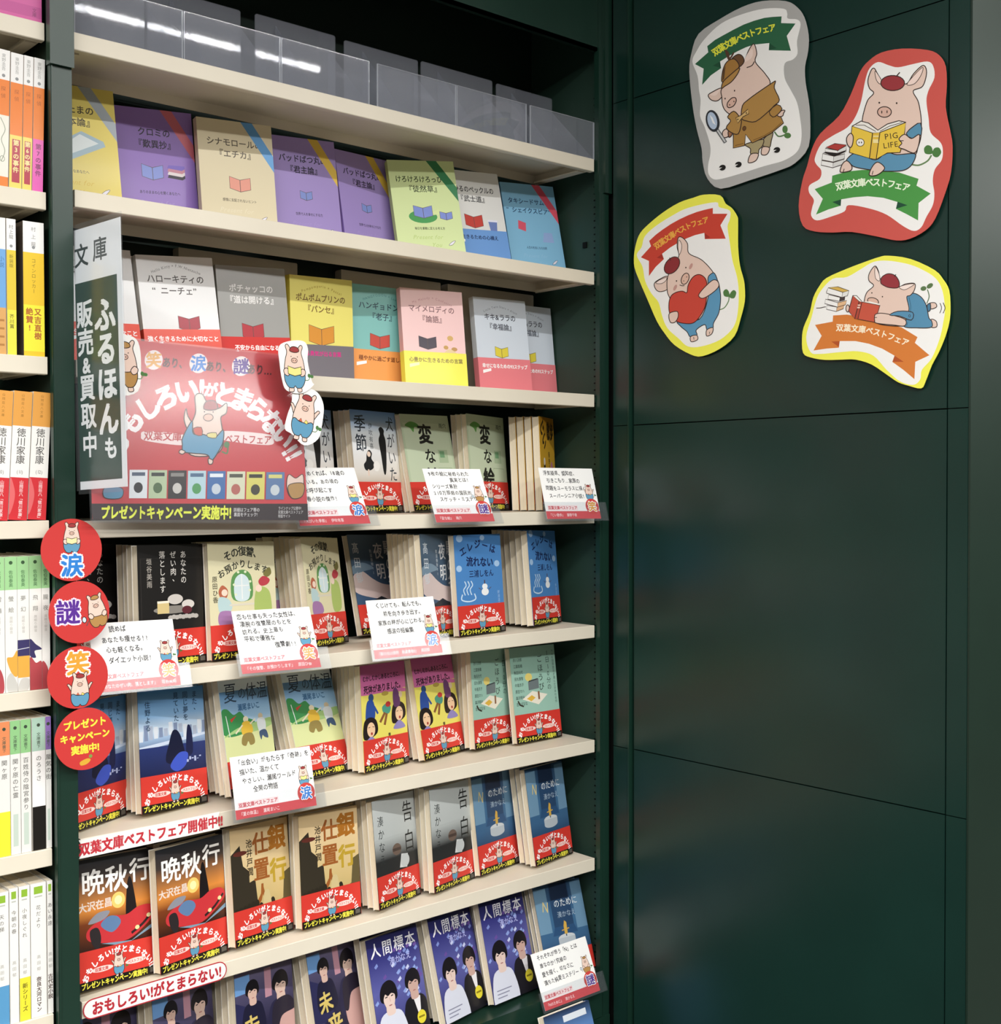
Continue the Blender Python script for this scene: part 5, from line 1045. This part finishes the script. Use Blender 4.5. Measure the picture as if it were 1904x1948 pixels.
def s_heart(a):
    L = 9
    a.poly([(265, 580), (340, 510), (420, 450), (510, 390), (600, 340), (700, 293), (800, 255), (890, 230), (980, 210), (980, 275), (1145, 275), (1065, 405), (1125, 555), (890, 560), (885, 490), (780, 515), (690, 550), (600, 595), (500, 655), (410, 725), (430, 785), (340, 870), (262, 975), (262, 805), (172, 765), (285, 640)], '#cc4636')
    a.poly([(890, 560), (885, 490), (950, 540)], '#a8342a'); a.poly([(430, 785), (350, 770), (410, 725)], '#a8342a')
    a.along('双葉文庫ベストフェア', [(325, 650), (430, 575), (560, 490), (720, 405), (930, 335)], 82, '#f2b44e', .03, .9)
    a.line(cr([(1050, 1355), (1110, 1330), (1155, 1260), (1162, 1205)], False), 11, '#6a8a5c'); a.blob([(1165, 1205), (1110, 1200), (1098, 1150), (1130, 1122), (1160, 1150)], '#557f48'); a.blob([(1165, 1205), (1180, 1160), (1215, 1132), (1243, 1160), (1225, 1218), (1190, 1225)], '#557f48')
    a.blob([(475, 980), (380, 1012), (322, 1062), (345, 1130), (400, 1150), (478, 1110)], PK, LN, L); a.blob([(460, 990), (380, 1020), (340, 1055), (400, 1060), (450, 1030)], '#f6e2da', LN, 6)
    a.blob([(500, 1225), (468, 1130), (475, 980), (555, 810), (600, 745), (580, 650), (592, 545), (640, 545), (695, 610), (712, 720), (850, 790), (960, 900), (1020, 1000), (1052, 1080), (1055, 1220), (960, 1420), (640, 1450)], PK, LN, L)
    a.blob([(600, 570), (630, 620), (625, 690), (602, 730), (588, 640)], '#f6e2da', LN, 6)
    a.blob([(925, 1010), (955, 955), (1000, 945), (1040, 1050), (1068, 1200), (1050, 1380), (990, 1500), (980, 1560), (918, 1582), (890, 1520), (795, 1580), (802, 1640), (728, 1658), (690, 1600), (620, 1540), (590, 1480), (830, 1460), (930, 1200)], '#5f9abf', LN, L)
    a.blob([(732, 1655), (800, 1640), (808, 1690), (738, 1712)], PK, LN, L); a.blob([(913, 1580), (982, 1555), (970, 1622), (912, 1648)], PK, LN, L); a.line([(770, 1690), (765, 1660)], 6, LN); a.line([(942, 1625), (945, 1600)], 6, LN)
    a.ell(522, 855, 108, 72, '#8f3336', -52, LN, L); a.line([(505, 800), (495, 768)], 8, LN); a.ell(678, 880, 7, 9, LN); a.ell(573, 1030, 7, 9, LN); a.ell(670, 1005, 40, 66, '#e0baa8', 22, LN, L); a.ell(688, 985, 5, 6, LN); a.ell(655, 1030, 5, 6, LN); a.line([(608, 1075), (640, 1085), (662, 1082)], 8, LN); a.ell(735, 865, 16, 36, '#c99a90', 25); a.ell(558, 1105, 16, 36, '#c99a90', 25)
    a.blob([(690, 1160), (705, 1075), (760, 985), (830, 958), (895, 1000), (918, 1090), (910, 1220), (890, 1330), (820, 1450), (750, 1505), (650, 1505), (570, 1480), (500, 1400), (488, 1290), (512, 1200), (570, 1158), (640, 1145)], '#cc4a3c', '#4a1f1c', L)
    a.blob([(828, 1175), (900, 1090), (980, 1022), (1032, 1030), (1048, 1090), (980, 1162), (880, 1222), (832, 1212)], PK, LN, L); a.blob([(488, 1440), (500, 1390), (580, 1373), (592, 1430), (560, 1490), (510, 1497)], PK, LN, L)
wall_cutout('yellow-edged paper cut-out of a pig hugging a red heart', [(-48.6, 454.4), (-294.9, 410.2), (-295.4, 171.4), (-48.5, 190.2)], (1476, 1948),
    [(95, 740), (120, 600), (165, 490), (260, 390), (420, 260), (600, 150), (760, 95), (880, 60), (1060, 68), (1120, 160), (1190, 210), (1250, 300), (1260, 370), (1260, 640), (1280, 850), (1320, 1000), (1335, 1100), (1335, 1260), (1290, 1450), (1220, 1650), (1060, 1790), (860, 1875), (730, 1855), (550, 1750), (440, 1620), (350, 1480), (250, 1250), (160, 1040), (100, 880)], '#f4f35a',
    [(125, 740), (180, 650), (215, 530), (330, 420), (500, 310), (700, 210), (1010, 145), (1050, 200), (1170, 240), (1170, 340), (1145, 420), (1170, 600), (1200, 800), (1250, 980), (1270, 1150), (1260, 1380), (1210, 1550), (1060, 1690), (850, 1765), (700, 1765), (600, 1680), (470, 1560), (410, 1420), (370, 1270), (290, 1170), (220, 1030), (190, 870)], s_heart)

def s_lying(a):
    L = 9
    a.poly([(445, 715), (600, 705), (800, 735), (1000, 790), (1220, 850), (1400, 960), (1370, 1025), (1535, 1165), (1375, 1240), (1365, 1435), (1240, 1330), (1115, 1240), (1140, 1170), (1000, 1090), (850, 1035), (700, 1005), (520, 1005), (510, 1080), (370, 1090), (222, 1112), (315, 945), (240, 822), (440, 785)], '#d8803c')
    a.poly([(425, 1010), (520, 1005), (510, 1072)], '#b4562c'); a.poly([(1140, 1170), (1245, 1240), (1118, 1240)], '#b4562c')
    a.along('双葉文庫ベストフェア', [(478, 850), (660, 860), (860, 885), (1060, 940), (1300, 1030)], 92, '#fff2d6', .03, .92)
    a.line(cr([(1505, 580), (1532, 500), (1512, 420)], False), 11, '#5f7a58'); a.ell(1468, 410, 34, 26, '#5f7a50', -15); a.ell(1540, 380, 40, 25, '#5f7a50', -35)
    a.line(cr([(1655, 575), (1672, 630), (1652, 690)], False), 8, LN); a.line(cr([(1690, 570), (1712, 630), (1690, 690)], False), 8, LN)
    for q, c in (([(375, 600), (490, 620), (480, 670), (370, 645)], '#f4f4f2'), ([(490, 620), (570, 600), (560, 640), (480, 670)], '#e0b48a'), ([(360, 530), (500, 570), (495, 620), (350, 580)], '#f4f4f2'), ([(500, 570), (600, 545), (585, 595), (495, 620)], '#e6bd92'), ([(395, 480), (525, 510), (515, 555), (385, 530)], '#f4f4f2'), ([(525, 510), (580, 500), (575, 540), (515, 555)], '#4a4040'), ([(370, 450), (390, 402), (555, 450), (545, 510), (370, 462)], '#f4f4f2'), ([(555, 450), (625, 435), (608, 492), (545, 510)], '#e9e9e6'), ([(390, 402), (500, 390), (625, 435), (555, 452)], '#d9b45c')): a.poly(q, c); a.line(q, 7, LN, True)
    a.line(cr([(255, 632), (300, 630), (340, 620), (365, 618)], False), 8, LN)
    a.blob([(1535, 580), (1600, 573), (1617, 618), (1552, 640)], PK, LN, L); a.blob([(1510, 600), (1545, 580), (1548, 648), (1520, 668)], '#4d7f9e', LN, L); a.blob([(1555, 760), (1612, 780), (1618, 842), (1556, 845)], PK, LN, L)
    a.blob([(1265, 510), (1350, 463), (1440, 505), (1500, 600), (1530, 740), (1562, 780), (1556, 848), (1400, 855), (1245, 835), (1280, 700)], '#5a92b4', LN, L)
    a.line([(1305, 510), (1325, 600), (1322, 690)], 5, '#2c4f66'); a.line([(1290, 790), (1280, 830)], 5, '#2c4f66')
    a.blob([(798, 560), (828, 455), (905, 378), (852, 320), (856, 240), (920, 155), (960, 215), (980, 300), (1080, 370), (1190, 390), (1270, 358), (1370, 355), (1365, 430), (1320, 488), (1280, 508), (1305, 640), (1275, 740), (1240, 830), (1000, 820), (900, 770), (800, 680)], PK, LN, L)
    a.blob([(925, 165), (918, 230), (930, 300), (970, 325), (975, 280), (955, 215)], '#f8e6de', LN, 6); a.blob([(1195, 395), (1280, 365), (1365, 358), (1320, 395), (1250, 425)], '#f8e6de', LN, 6)
    a.blob([(985, 340), (1000, 280), (1070, 243), (1150, 265), (1195, 340), (1180, 400), (1080, 400), (1010, 370)], '#983a40', LN, L); a.line([(1140, 275), (1158, 250)], 8, LN); a.ell(885, 460, 7, 8, LN); a.ell(1005, 503, 7, 8, LN); a.blob([(838, 550), (850, 520), (900, 515), (950, 540), (955, 580), (880, 580)], '#e0baa8', LN, L)
    a.ell(612, 635, 20, 40, PK, 0, LN, L)
    a.poly([(670, 490), (712, 490), (772, 555), (740, 570)], '#f4f2ea'); a.line([(670, 490), (712, 490), (772, 555)], 7, LN); a.poly([(775, 562), (860, 555), (975, 585), (975, 605)], '#f4f2ea')
    for q, c in (([(670, 490), (742, 556), (692, 752), (622, 665)], '#c25644'), ([(742, 556), (775, 562), (728, 757), (692, 752)], '#b04c3c'), ([(775, 562), (977, 602), (920, 792), (728, 757)], '#c95a46')): a.poly(q, c); a.line(q, L, LN, True)
    a.rect(726, 592, 756, 606, '#f0d4c4'); a.rect(720, 618, 750, 634, '#f0d4c4')
    a.blob([(918, 720), (935, 698), (1000, 690), (1120, 712), (1262, 762), (1255, 832), (1120, 822), (940, 802), (918, 770)], PK, LN, L); a.line([(920, 740), (945, 738)], 7, LN)
    a.blob([(1088, 712), (1180, 668), (1347, 680), (1332, 768), (1200, 722)], '#5a92b4', LN, L, 3); a.ell(1313, 720, 10, 14, None, 0, LN, 5)
wall_cutout('yellow-edged paper cut-out of a pig lying down with a red book', [(-355.9, 314.9), (-597.2, 280.7), (-598.1, 110.5), (-356.4, 124.4)], (1904, 1606.5),
    [(92, 980), (110, 850), (180, 680), (220, 510), (290, 380), (370, 290), (590, 190), (800, 110), (960, 55), (1070, 38), (1320, 75), (1590, 200), (1690, 310), (1755, 430), (1770, 640), (1755, 800), (1710, 960), (1640, 1130), (1560, 1280), (1490, 1460), (1440, 1540), (1300, 1510), (1180, 1470), (1060, 1390), (880, 1270), (700, 1215), (540, 1215), (350, 1218), (190, 1190), (105, 1140)], '#f4f35a',
    [(140, 960), (200, 740), (250, 550), (310, 430), (440, 300), (600, 280), (760, 190), (900, 110), (1060, 95), (1280, 130), (1440, 190), (1600, 290), (1680, 430), (1710, 640), (1690, 800), (1650, 980), (1560, 1200), (1450, 1330), (1430, 1440), (1350, 1500), (1200, 1460), (1050, 1330), (900, 1170), (720, 1120), (520, 1130), (300, 1150), (190, 1130)], s_lying)
